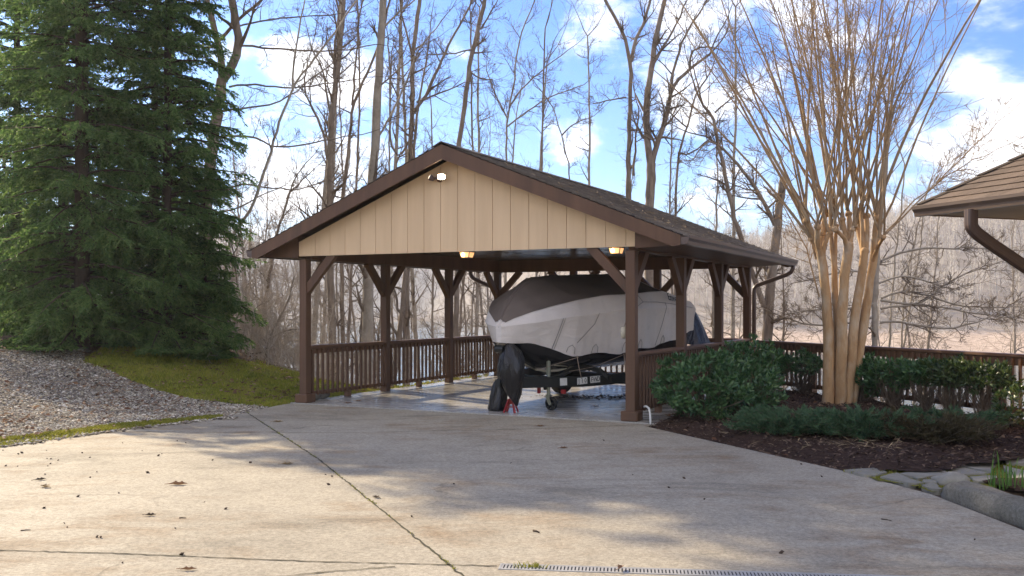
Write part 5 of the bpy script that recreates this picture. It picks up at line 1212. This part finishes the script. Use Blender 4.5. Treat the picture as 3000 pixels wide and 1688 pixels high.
# ------------------------------------------------------------------ multi-stemmed tan tree
def d8(*p): return [(2200+x/2.9575,560+y/2.9575) for x,y in p]
CY=15.0; T=Tree(500); r=T.r
ct=empty('crepe_myrtle',gp(2458,1190),0,'tan multi-stemmed tree with pollarded heads and many upright shoots','tree')
cb=np.array(gp(2458,1190)); sh=Geo(); heads=[]
def stem(pl,w,dy,name='trunk',taper=None):
    n=len(pl); pts=np.array([dp(x,y,CY+dy*(.25+.75*i/(n-1))) for i,(x,y) in enumerate(pl)]); 
    TT=Tree(r.integers(1e6)); P=TT.limb(pts,w[0]*CY/F/2,w[1]*CY/F/2,0,sides=14,rough=.006)
    g=TT.geo(0); g.v=[v-cb for v in g.v]; g.build(name,M['crepe'],ct,smooth=True,fix=False); return P
def knob(p,rad,mat='crepe'):
    bm=bmesh.new(); bmesh.ops.create_icosphere(bm,subdivisions=3,radius=rad); o=Vector(p)*3
    for v in bm.verts: v.co*=1+.3*mnoise.noise(v.co*14+o)
    q=Geo(); q.bm(bm); q.v[-1]=q.v[-1]+(p-cb); q.build('knuckle',M[mat],ct,smooth=True,fix=False)
STEM=[([(2425,1190)]+d8((680,1449),(665,1100),(648,850),(625,650),(600,520)),(36,25),-.05,[((480,255),13),((575,310),14),((640,200),14),((700,330),12),((520,420),8)]),
 ([(2462,1195)]+d8((782,1449),(800,1180),(785,950),(815,700),(845,560),(850,470)),(34,27),-.22,[((790,250),13),((730,330),11),((845,200),13),((880,330),10)]),
 ([(2484,1200)]+d8((868,1449),(895,1100),(940,850),(975,650),(985,520)),(30,24),-.10,[((1000,220),14),((925,330),11),((955,120),10)]),
 ([(2494,1190),(2510,1090)]+d8((985,1150),(1010,900),(1050,680),(1075,500)),(30,23),.08,[((1090,230),13),((1150,400),9),((1120,300),10)]),
 ([(2445,1185)]+d8((745,1420),(742,1100),(725,800),(722,560)),(22,17),.25,[((745,300),9),((690,200),9)])]
for pl,w,dy,br in STEM:
    P=stem(pl,w,dy)
    knob(P[-1],w[1]*CY/F*.50)
    for (x,y),bw in br:
        q=d8((x,y))[0]; e=dp(q[0],q[1],P[-1][1]+r.normal(0,.22)); m=(P[-1]*.45+e*.55)+r.normal(0,.03,3); m[2]-=.02
        TT=Tree(r.integers(1e6)); Q=TT.limb([P[-2],P[-1]*.8+m*.2,m,e],(bw+5)*CY/F/2,bw*CY/F/2,0,sides=10,rough=.006); g=TT.geo(0); g.v=[v-cb for v in g.v]; g.build('limb',M['crepe'],ct,smooth=True,fix=False)
        knob(e,bw*CY/F*.78); heads.append((e,bw))
Tc=Tree(501); cen=dp(2475,640,CY)
for e,bw in heads:
    for k in range(int(2+bw*.17)):
        lat=(e-cen)*np.array([.74,.55,0]); d=UP+lat*r.uniform(.2,.75)+np.append(r.normal(0,.19,2),0)*np.array([1.3,1,0]); d/=np.linalg.norm(d); L=r.uniform(2.8,5.2); n=14; p=e+r.normal(0,.03,3); pts=[p];q=d.copy(); out=np.array([d[0],d[1],0])
        kink=r.normal(0,.06,3)*[1,1,0]
        for i in range(n):
            q=q+out*.024+r.normal(0,.020,3)+(kink if i==0 else -kink*.8 if i==1 else 0); q/=np.linalg.norm(q); p=p+q*L/n; pts.append(p)
        r0=r.uniform(.014,.027); Rd=[max(r0*(1-.72*i/n),.005) for i in range(n+1)]; Tc.add(pts,Rd,6,0)
        for j in range(r.integers(4,8)):
            i=r.integers(5,n-1); dd_=pts[i+1]-pts[i]; dd_/=np.linalg.norm(dd_); q2=dd_+r.normal(0,.4,3); Tc.grow(pts[i],q2/np.linalg.norm(q2),r.uniform(.5,1.3),.005,2,3,(0,0,3,2),jit=.13,trop=.06,rmin=.003)
        if r.random()<.5:
            i=r.integers(3,7); dd_=pts[i+1]-pts[i]; dd_/=np.linalg.norm(dd_); q2=dd_+np.append(r.normal(0,.32,2),0); Tc.grow(pts[i],q2/np.linalg.norm(q2),r.uniform(1.5,2.8),.008,1,3,(0,5,3,2),jit=.07,trop=.05,rmin=.0035)
# long wandering side shoots
for pl in ([(2390,760),(2370,700),(2340,620),(2300,520),(2250,430),(2200,330),(2120,200)],[(2400,870),(2380,800),(2370,740),(2330,650),(2260,560)],[(2590,690),(2660,620),(2760,520),(2880,400),(2990,300)],[(2570,720),(2660,600),(2740,540),(2850,470),(3000,400)]):
    Pq=[dp(x,y,CY+.1*i) for i,(x,y) in enumerate(pl)]; Tc.limb(Pq,.014,.005,16,1.2,mx=3,nch=(0,4,3,2),t0=.3,sides=6,jit=.1,trop=.05)
g=Tc.geo(0); g.v=[v-cb for v in g.v]; g.build('shoots',M['crepetwig'],ct,smooth=True,fix=False)
g=Tc.geo(1); g.v=[v-cb for v in g.v]; g.build('twigs',M['crepetwig'],ct,smooth=True,fix=False)

# ------------------------------------------------------------------ evergreens
def conifer(X,Y,hgt,rb,seed,lab,dens=1.0,pw=.75,z0=.15):
    r=np.random.default_rng(seed); zb=float(Tz(X,Y)); e=empty('evergreen_tree',(X,Y,zb),0,lab,'evergreen tree','evergreens at the left')
    g=Geo(); n=24; P=np.stack([np.cumsum(r.normal(0,.012,n)),np.cumsum(r.normal(0,.012,n)),np.linspace(-.3,hgt,n)],-1); Rd=np.linspace(.105*hgt/14,.015,n); tubes(g,P[None],Rd[None],10)
    tr_=lambda z: np.array([np.interp(z,P[:,2],P[:,0]),np.interp(z,P[:,2],P[:,1]),z])
    B=[];BR=[];TW=[];TWR=[]; nd_b=[]
    z=z0
    while z<hgt-.2:
        f=z/hgt; rad=rb*(1-f)**pw*min(1,.72+z*.35); nb=r.integers(6,9) if f<.7 else 5
        for k in range(nb):
            L=max(.25,rad*r.uniform(.72,1.12)); a=r.uniform(0,6.283); zz=max(.1,z+r.uniform(-.3,.3)); t=np.linspace(0,1,8); lift=r.uniform(.0,.30)+.35*f; dr=r.uniform(.30,.62)*(1-.5*f)
            zc_=L*(lift*t-dr*t**2+.22*dr*t**4)
            o=np.stack([np.cos(a)*L*t,np.sin(a)*L*t,zc_],-1)+tr_(zz); o[1:]+=np.cumsum(r.normal(0,.012,(7,3)),axis=0); o[:,2]=np.maximum(o[:,2],.06)
            B.append(o); BR.append(np.linspace(.018+.010*L,.004,8))
            nt=int((12+17*L)*dens*(1.0-.50*min(1,max(0,zz-2)/7))); tt=r.uniform(.12,1,nt); 
            for t_ in tt:
                q=t_*7; i=min(int(q),6); p=o[i]*(1-q+i)+o[i+1]*(q-i); ax=o[i+1]-o[i]; ax/=np.linalg.norm(ax); sd=np.array([-ax[1],ax[0],0]); sd/=np.linalg.norm(sd)+1e-9; s=1 if r.random()<.5 else -1
                d=ax*r.uniform(.5,1.0)+sd*s*r.uniform(.35,.95)+UP*r.uniform(-.65,.10); d/=np.linalg.norm(d); l=r.uniform(.24,.60)*(1.15-.55*t_)*min(1.2,.45+L*.42)
                m=p+d*l*.5+UP*l*.02; e_=p+d*l-UP*l*r.uniform(.05,.42); TW.append([p,m,e_]); 
        z+=r.uniform(.20,.32)*(1+.4*f)
    tubes(g,np.array(B),np.array(BR),5); g.build('trunk',M['pinebark'],e,smooth=True,fix=False)
    TW=np.array(TW); N=len(TW); TW[:,:,2]=np.maximum(TW[:,:,2],.04); gg=Geo()
    K=24; t=r.uniform(0,1,(N,K,1)); a,b,c=TW[:,None,0],TW[:,None,1],TW[:,None,2]
    p=(1-t)**2*a+2*t*(1-t)*b+t*t*c; ax=(c-a)/np.linalg.norm(c-a,axis=2,keepdims=True); 
    d=ax*.85+r.normal(0,.42,(N,K,3))*np.array([1,1,.55]); d/=np.linalg.norm(d,axis=2,keepdims=True); ln=r.uniform(.05,.13,(N,K,1)); s=np.cross(d,r.normal(size=(N,K,3))); s/=np.linalg.norm(s,axis=2,keepdims=True); w=r.uniform(.008,.015,(N,K,1))
    V=np.stack([p,p+d*ln*.5+s*w,p+d*ln,p+d*ln*.5-s*w],2).reshape(-1,3); i=np.arange(N*K)[:,None]*4
    gg.add(V,quads=i+[0,1,2,3]); gg.build('crown',M['pine'],e,fix=False)
    return e
conifer(-8.5,19.0,21,2.0,601,'tall evergreen tree at the left edge with a visible dark trunk',1.0,.55)
conifer(-7.2,20.1,15.5,1.8,602,'evergreen tree nearest the carport with boughs down to the grass',1.0,.66)
conifer(-11.0,23.6,17.0,2.0,603,'evergreen tree cut by the left edge of the photo, behind the tall one',.8,.7)
conifer(-8.1,21.9,15.0,1.5,605,'evergreen tree between and behind the two front evergreens',.8,.66)
conifer(-12.7,24.6,17.0,1.9,606,'evergreen tree far behind at the left edge of the photo',.8,.66)
conifer(-6.45,20.3,3.6,.85,604,'small evergreen at the right foot of the evergreen group',1.1,.8,.05)

# ------------------------------------------------------------------ trench drain and small things on the driveway
da,db=gp(1469,1654.5),gp(3000,1702); dv=db-da; dL=np.linalg.norm(dv); dr_=empty('trench_drain',(da[0],da[1],-.012),math.atan2(dv[1],dv[0]),'grey slotted trench drain grate set in the driveway','drain')
g=Geo(); g.box((-.01,-.062,-.05),(dL,-.052,.004)); g.box((-.01,.052,-.05),(dL,.062,.004)); g.box((-.012,-.062,-.05),(-.0,.062,.0045)); g.build('frame',M['grate'],dr_)
g=Geo(); g.box((0,-.0515,.0006),(dL,-.040,.003)); g.box((0,.040,.0006),(dL,.0515,.003)); x=0.0
while x<dL: g.box((x,-.0398,.0005),(x+.0125,.0398,.0029)); x+=.0212
g.build('grate',M['grate'],dr_); g=Geo(); g.box((0,-.0515,.0001),(dL,.0515,.0003)); g.build('channel',M['black'],dr_)
g=Geo(); 
for (x,y,n) in ((1523,1657,22),(1564,1656,60),(1590,1660,8)):
    p=gp(x,y); X=p[0]+rng.normal(0,.022,n);Y=p[1]+rng.normal(0,.015,n); blades(g,X,Y,X*0-.01,.026,.005,int(x),lean=.8)
tag(g.build('drain_moss',M['moss'],fix=False),'yellow green tuft of moss growing in the drain slots','moss')
bits=[(x/1.839,900+y/1.839) for x,y in ((955,722),(1001,733),(853,802),(872,792),(766,775),(484,811),(443,787),(251,773),(118,787),(98,793),(253,817),(274,819),(313,827),(258,857),(271,845),(522,889),(486,920),(795,893),(640,1004),(1146,826),(1349,840),(362,1188),(346,1166),(237,1084),(944,1193),(1101,1052),(1770,958),(1788,914),(1753,903),(1215,1089),(242,903),(95,859),(30,857),(16,773),(660,733),(420,1022),(523,1241),(543,1243),(979,1335),(660,1380),(286,733),(260,712),(180,742))]
bits+=[(1000+x/1.288,1150+y/1.288) for x,y in ((1100,312),(1660,607),(1735,272),(1812,319),(1293,325),(265,470),(425,347),(1236,360),(1370,405),(2390,557),(990,182),(640,268))]
pod=[]
for k in range(3):
    g=Geo(); stones(g,np.zeros(1),np.zeros(1),np.full(1,.006),.0105,70+k,.8); o=g.build('seed_pod',M['darkbit']); pod.append(o)
for k,(x,y) in enumerate(bits):
    o=pod[k%3] if k<3 else pod[k%3].copy()
    if k>=3: COL.objects.link(o)
    p=gp(x,y,-.012); s=rng.uniform(.7,1.35); o.location=tuple(p); o.rotation_euler=(0,0,rng.uniform(0,6.28)); o.scale=(s,s,s); tag(o,'small dark dry seed pod lying on the concrete driveway','seed pod','dark seed pods on the driveway')
def curled(name,x,y,ln,wd,rot,mat,lab,z=-.0118,cat='leaf',lobes=3):
    ln*=.8;wd*=.8; g=Geo(); n=13; V=[];q=[]
    for i in range(n):
        t=i/(n-1); w=wd*math.sin(math.pi*min(1,t*.93+.05))*(1-.38*abs(math.sin(t*math.pi*lobes)))/2; zc_=.0015+.004*(t-.5)**2*4*ln/.15+.006*math.sin(t*9)*wd/.08*.5+.003
        for s in (-1,-.5,0,.5,1): V.append((ln*(t-.5),w*s,zc_+abs(s)**1.6*w*.85))
    for i in range(n-1):
        for j in range(4): q.append((i*5+j,i*5+j+1,(i+1)*5+j+1,(i+1)*5+j))
    g.add(V,quads=q); g.tube([(-ln*.5,0,.014),(-ln*.62,0.004,.010),(-ln*.75,.012,.008)],.0025,5); o=g.build(name,M[mat],smooth=True,fix=False); o.location=tuple(gp(x,y,z)); o.rotation_euler=(0,0,rot); tag(o,lab,cat); return o
curled('dry_leaf',522,1421,.20,.09,.1,'dryleaf','large curled brown oak leaf on the lit driveway')
curled('dry_leaf',132,1428,.16,.08,2.6,'straw','pale curled leaf at the left of the driveway')
curled('dry_leaf',119,1407,.13,.06,.9,'darkbit','dark crumpled leaf just beyond the pale curled leaf')
curled('dry_leaf',842,1361,.15,.07,.3,'straw','pale oak leaf left of the diagonal driveway joint')
curled('dry_leaf',815,1237,.17,.08,.2,'straw','pale leaf in the shade near the carport entrance')
curled('dry_leaf',1652,1314,.13,.06,.5,'dryleaf','reddish brown leaf on the shaded driveway')
curled('dry_leaf',441,1511,.10,.05,.2,'darkbit','small dark leaf in the lower left of the driveway')
curled('dry_leaf',552,1671,.12,.05,.1,'dryleaf','brown leaf beyond the horizontal joint at the bottom left')
curled('dry_leaf',286,1263,.17,.09,.1,'straw','pair of pale leaves at the mossy driveway edge')
curled('dry_leaf',1101,1459,.12,.05,2.4,'darkbit','small dark leaf lying on the diagonal joint')
curled('dry_leaf',1020,1182,.16,.06,.4,'dryleaf','brown leaf on the slab beside the left railing',.003)
curled('dry_leaf',1050,1176,.14,.06,.1,'dryleaf','second brown leaf on the slab by the left railing',.003)
curled('dry_leaf',1746,1192,.14,.06,.1,'dryleaf','reddish leaf on the slab behind the jack wheel',.003)
curled('dry_leaf',1583,1250,.14,.06,.1,'dryleaf','brown leaf just outside the slab edge below the boat')
curled('dry_leaf',1818,1666,.10,.06,1.2,'dryleaf','brown leaf caught on the drain grate',0)
for k,(x0,y0,x1,y1,lab) in enumerate(((1562,1552,1580,1557,'thick dark twig stub on the lit driveway'),(2582,1517,2612,1522,'thin dark twig on the shaded driveway at right'),(60,1551,90,1549,'short stick at the left edge of the driveway'),(525,1514,545,1514,'thin stick in the middle of the lit driveway'))):
    a,b=gp(x0,y0),gp(x1,y1); a[2]=b[2]=-.0085 if k else -.006; m=(a+b)/2+[0,.006,.001]; T=[a,m,b]; g=Geo(); g.tube(np.array(T)-m,[.007,.006,.004] if k==0 else [.004,.0035,.002],6); o=g.build('twig',M['darkbit'],smooth=True); o.location=tuple(m); tag(o,lab,'twig')
# leaf litter on the slab behind the trailer tongue
g=Geo(); c=uvw(4.2,3.0); n=260; X=c[0]+rng.normal(0,.55,n); Y=c[1]+rng.normal(0,.22,n); a=rng.uniform(0,6.28,n); D=np.stack([np.cos(a),np.sin(a),rng.uniform(0,.3,n)],-1); D/=np.linalg.norm(D,axis=1,keepdims=True)
leafs(g,np.stack([X,Y,np.full(n,.006)],-1),np.stack([rng.normal(0,.4,n),rng.normal(0,.4,n),np.ones(n)],-1),D,rng.uniform(.04,.1,n),rng.uniform(.02,.05,n))
tag(g.build('slab_litter',M['darkbit'],fix=False),'dark leaf debris on the slab under the trailer','leaves',kind='stuff')

# ------------------------------------------------------------------ camera, light, sky, air
cam=bpy.data.cameras.new('camera'); co=bpy.data.objects.new('camera',cam); COL.objects.link(co); co.location=(0,0,H); co.rotation_euler=(R(90),0,0)
cam.sensor_width=36; cam.lens=F/3000*36; cam.shift_y=(YH-844)/3000; cam.clip_end=6000; cam.clip_start=.05; C.camera=co
sd=Vector((-math.sin(SUN_AZ)*math.cos(SUN_EL),math.cos(SUN_AZ)*math.cos(SUN_EL),math.sin(SUN_EL)))
sl=bpy.data.lights.new('sun','SUN'); sl.energy=4.7; sl.angle=R(.6); sl.color=(1,.84,.60); so=bpy.data.objects.new('sun',sl); COL.objects.link(so); so.rotation_euler=sd.to_track_quat('Z','Y').to_euler()
w=bpy.data.worlds.new('World'); C.world=w; w.use_nodes=True; nt=w.node_tree; bg=nt.nodes['Background']
sk=nd(nt,'ShaderNodeTexSky'); sk.sky_type='NISHITA'; sk.sun_disc=False; sk.sun_elevation=SUN_EL; sk.sun_rotation=-SUN_AZ; sk.air_density=1.0; sk.dust_density=.6; sk.ozone_density=1.6; sk.altitude=300
tc=nd(nt,'ShaderNodeTexCoord'); nm=nd(nt,'ShaderNodeVectorMath',operation='NORMALIZE'); link(nt,tc.outputs['Generated'],nm.inputs[0]); dvec=nm.outputs[0]
sx=nd(nt,'ShaderNodeSeparateXYZ'); link(nt,dvec,sx.inputs[0])
den=math_(nt,'ADD',math_(nt,'MAXIMUM',sx.outputs['Z'],0.0),.22)
cx=nd(nt,'ShaderNodeCombineXYZ'); link(nt,math_(nt,'DIVIDE',sx.outputs['X'],den),cx.inputs[0]); link(nt,math_(nt,'DIVIDE',sx.outputs['Y'],den),cx.inputs[1])
n1=noise(nt,cx.outputs[0],1.9,9,.62,.35); n2=noise(nt,dvec,14,6,.6,.5)
val=math_(nt,'ADD',math_(nt,'MULTIPLY',n1,.95),math_(nt,'MULTIPLY',n2,.42))
CL_=[(880,250,.065,.34),(820,330,.06,.3),(1000,400,.10,.34),(1190,330,.05,.26),(900,520,.09,.26),(830,690,.16,.35),(1780,50,.05,.34),(1720,110,.05,.2),(2080,60,.10,.36),(2050,250,.12,.36),(2230,160,.12,.34),(2150,480,.09,.34),(2300,330,.10,.26),(2960,340,.11,.36),(2890,470,.07,.2),(1690,425,.05,.22),(2500,200,.08,.2),(660,220,.06,.22),(2480,620,.12,.2),(1350,180,.04,.1)]
acc=None
for x,y,rd,wt in CL_:
    v=Vector(((x-1500)/F,1,(YH-y)/F)).normalized(); dt=nd(nt,'ShaderNodeVectorMath',operation='DISTANCE'); link(nt,dvec,dt.inputs[0]); dt.inputs[1].default_value=v
    mr=nd(nt,'ShaderNodeMapRange',interpolation_type='SMOOTHSTEP'); mr.inputs[1].default_value=rd*1.5; mr.inputs[2].default_value=0; mr.inputs[3].default_value=0; mr.inputs[4].default_value=wt*.72; link(nt,dt.outputs['Value'],mr.inputs[0])
    acc=mr.outputs[0] if acc is None else math_(nt,'MAXIMUM',acc,mr.outputs[0])
back=nd(nt,'ShaderNodeMapRange',interpolation_type='SMOOTHSTEP'); back.inputs[1].default_value=.55; back.inputs[2].default_value=-.25; back.inputs[3].default_value=0; back.inputs[4].default_value=.215; link(nt,sx.outputs['Y'],back.inputs[0])  # extra unseen clouds behind the camera, added as warm fill light
val=math_(nt,'ADD',math_(nt,'ADD',val,acc),back.outputs[0])
mr=nd(nt,'ShaderNodeMapRange',interpolation_type='SMOOTHSTEP'); mr.inputs[1].default_value=.80; mr.inputs[2].default_value=1.02; link(nt,val,mr.inputs[0])
skc=nd(nt,'ShaderNodeHueSaturation'); skc.inputs['Saturation'].default_value=1.38; link(nt,sk.outputs[0],skc.inputs['Color'])
shade=ramp(nt,n2,[(.3,(5.9,6.1,6.6)),(.7,(8.6,8.6,8.7))])
skt=mix(nt,1.0,skc.outputs[0],(.36,.56,.86),'MULTIPLY')
shade=mix(nt,math_(nt,'MULTIPLY',back.outputs[0],3.5),shade,(9.8,8.9,7.9))
link(nt,mix(nt,math_(nt,'MULTIPLY',mr.outputs[0],.95),skt,shade),bg.inputs['Color']); bg.inputs['Strength'].default_value=.12
# air
g=Geo(); g.box((-1200,-60,LAKE-4),(1200,1300,110)); hz=g.build('haze',M['white']); hz.data.materials.clear()
hm=bpy.data.materials.new('thin_haze'); hm.use_nodes=True; nt=hm.node_tree; nt.nodes.remove(nt.nodes['Principled BSDF']); pv=nd(nt,'ShaderNodeVolumePrincipled'); pv.inputs['Color'].default_value=(.93,.95,1,1); pv.inputs['Density'].default_value=HAZE if 'HAZE' in globals() else .0004; pv.inputs['Anisotropy'].default_value=.35
link(nt,pv.outputs[0],nt.nodes['Material Output'].inputs['Volume']); hz.data.materials.append(hm); tag(hz,'thin pale winter haze in the air over the lake','haze',kind='stuff')
C.view_settings.view_transform='Standard'; C.view_settings.look='None'; C.view_settings.exposure=1.08; C.view_settings.gamma=1
C.render.engine='CYCLES'; cy=C.cycles; cy.max_bounces=9; cy.diffuse_bounces=6; cy.glossy_bounces=3; cy.transmission_bounces=4; cy.transparent_max_bounces=8; cy.volume_bounces=1
cy.use_denoising=True; cy.denoiser='OPENIMAGEDENOISE'; cy.sample_clamp_indirect=6; cy.caustics_reflective=False; cy.caustics_refractive=False
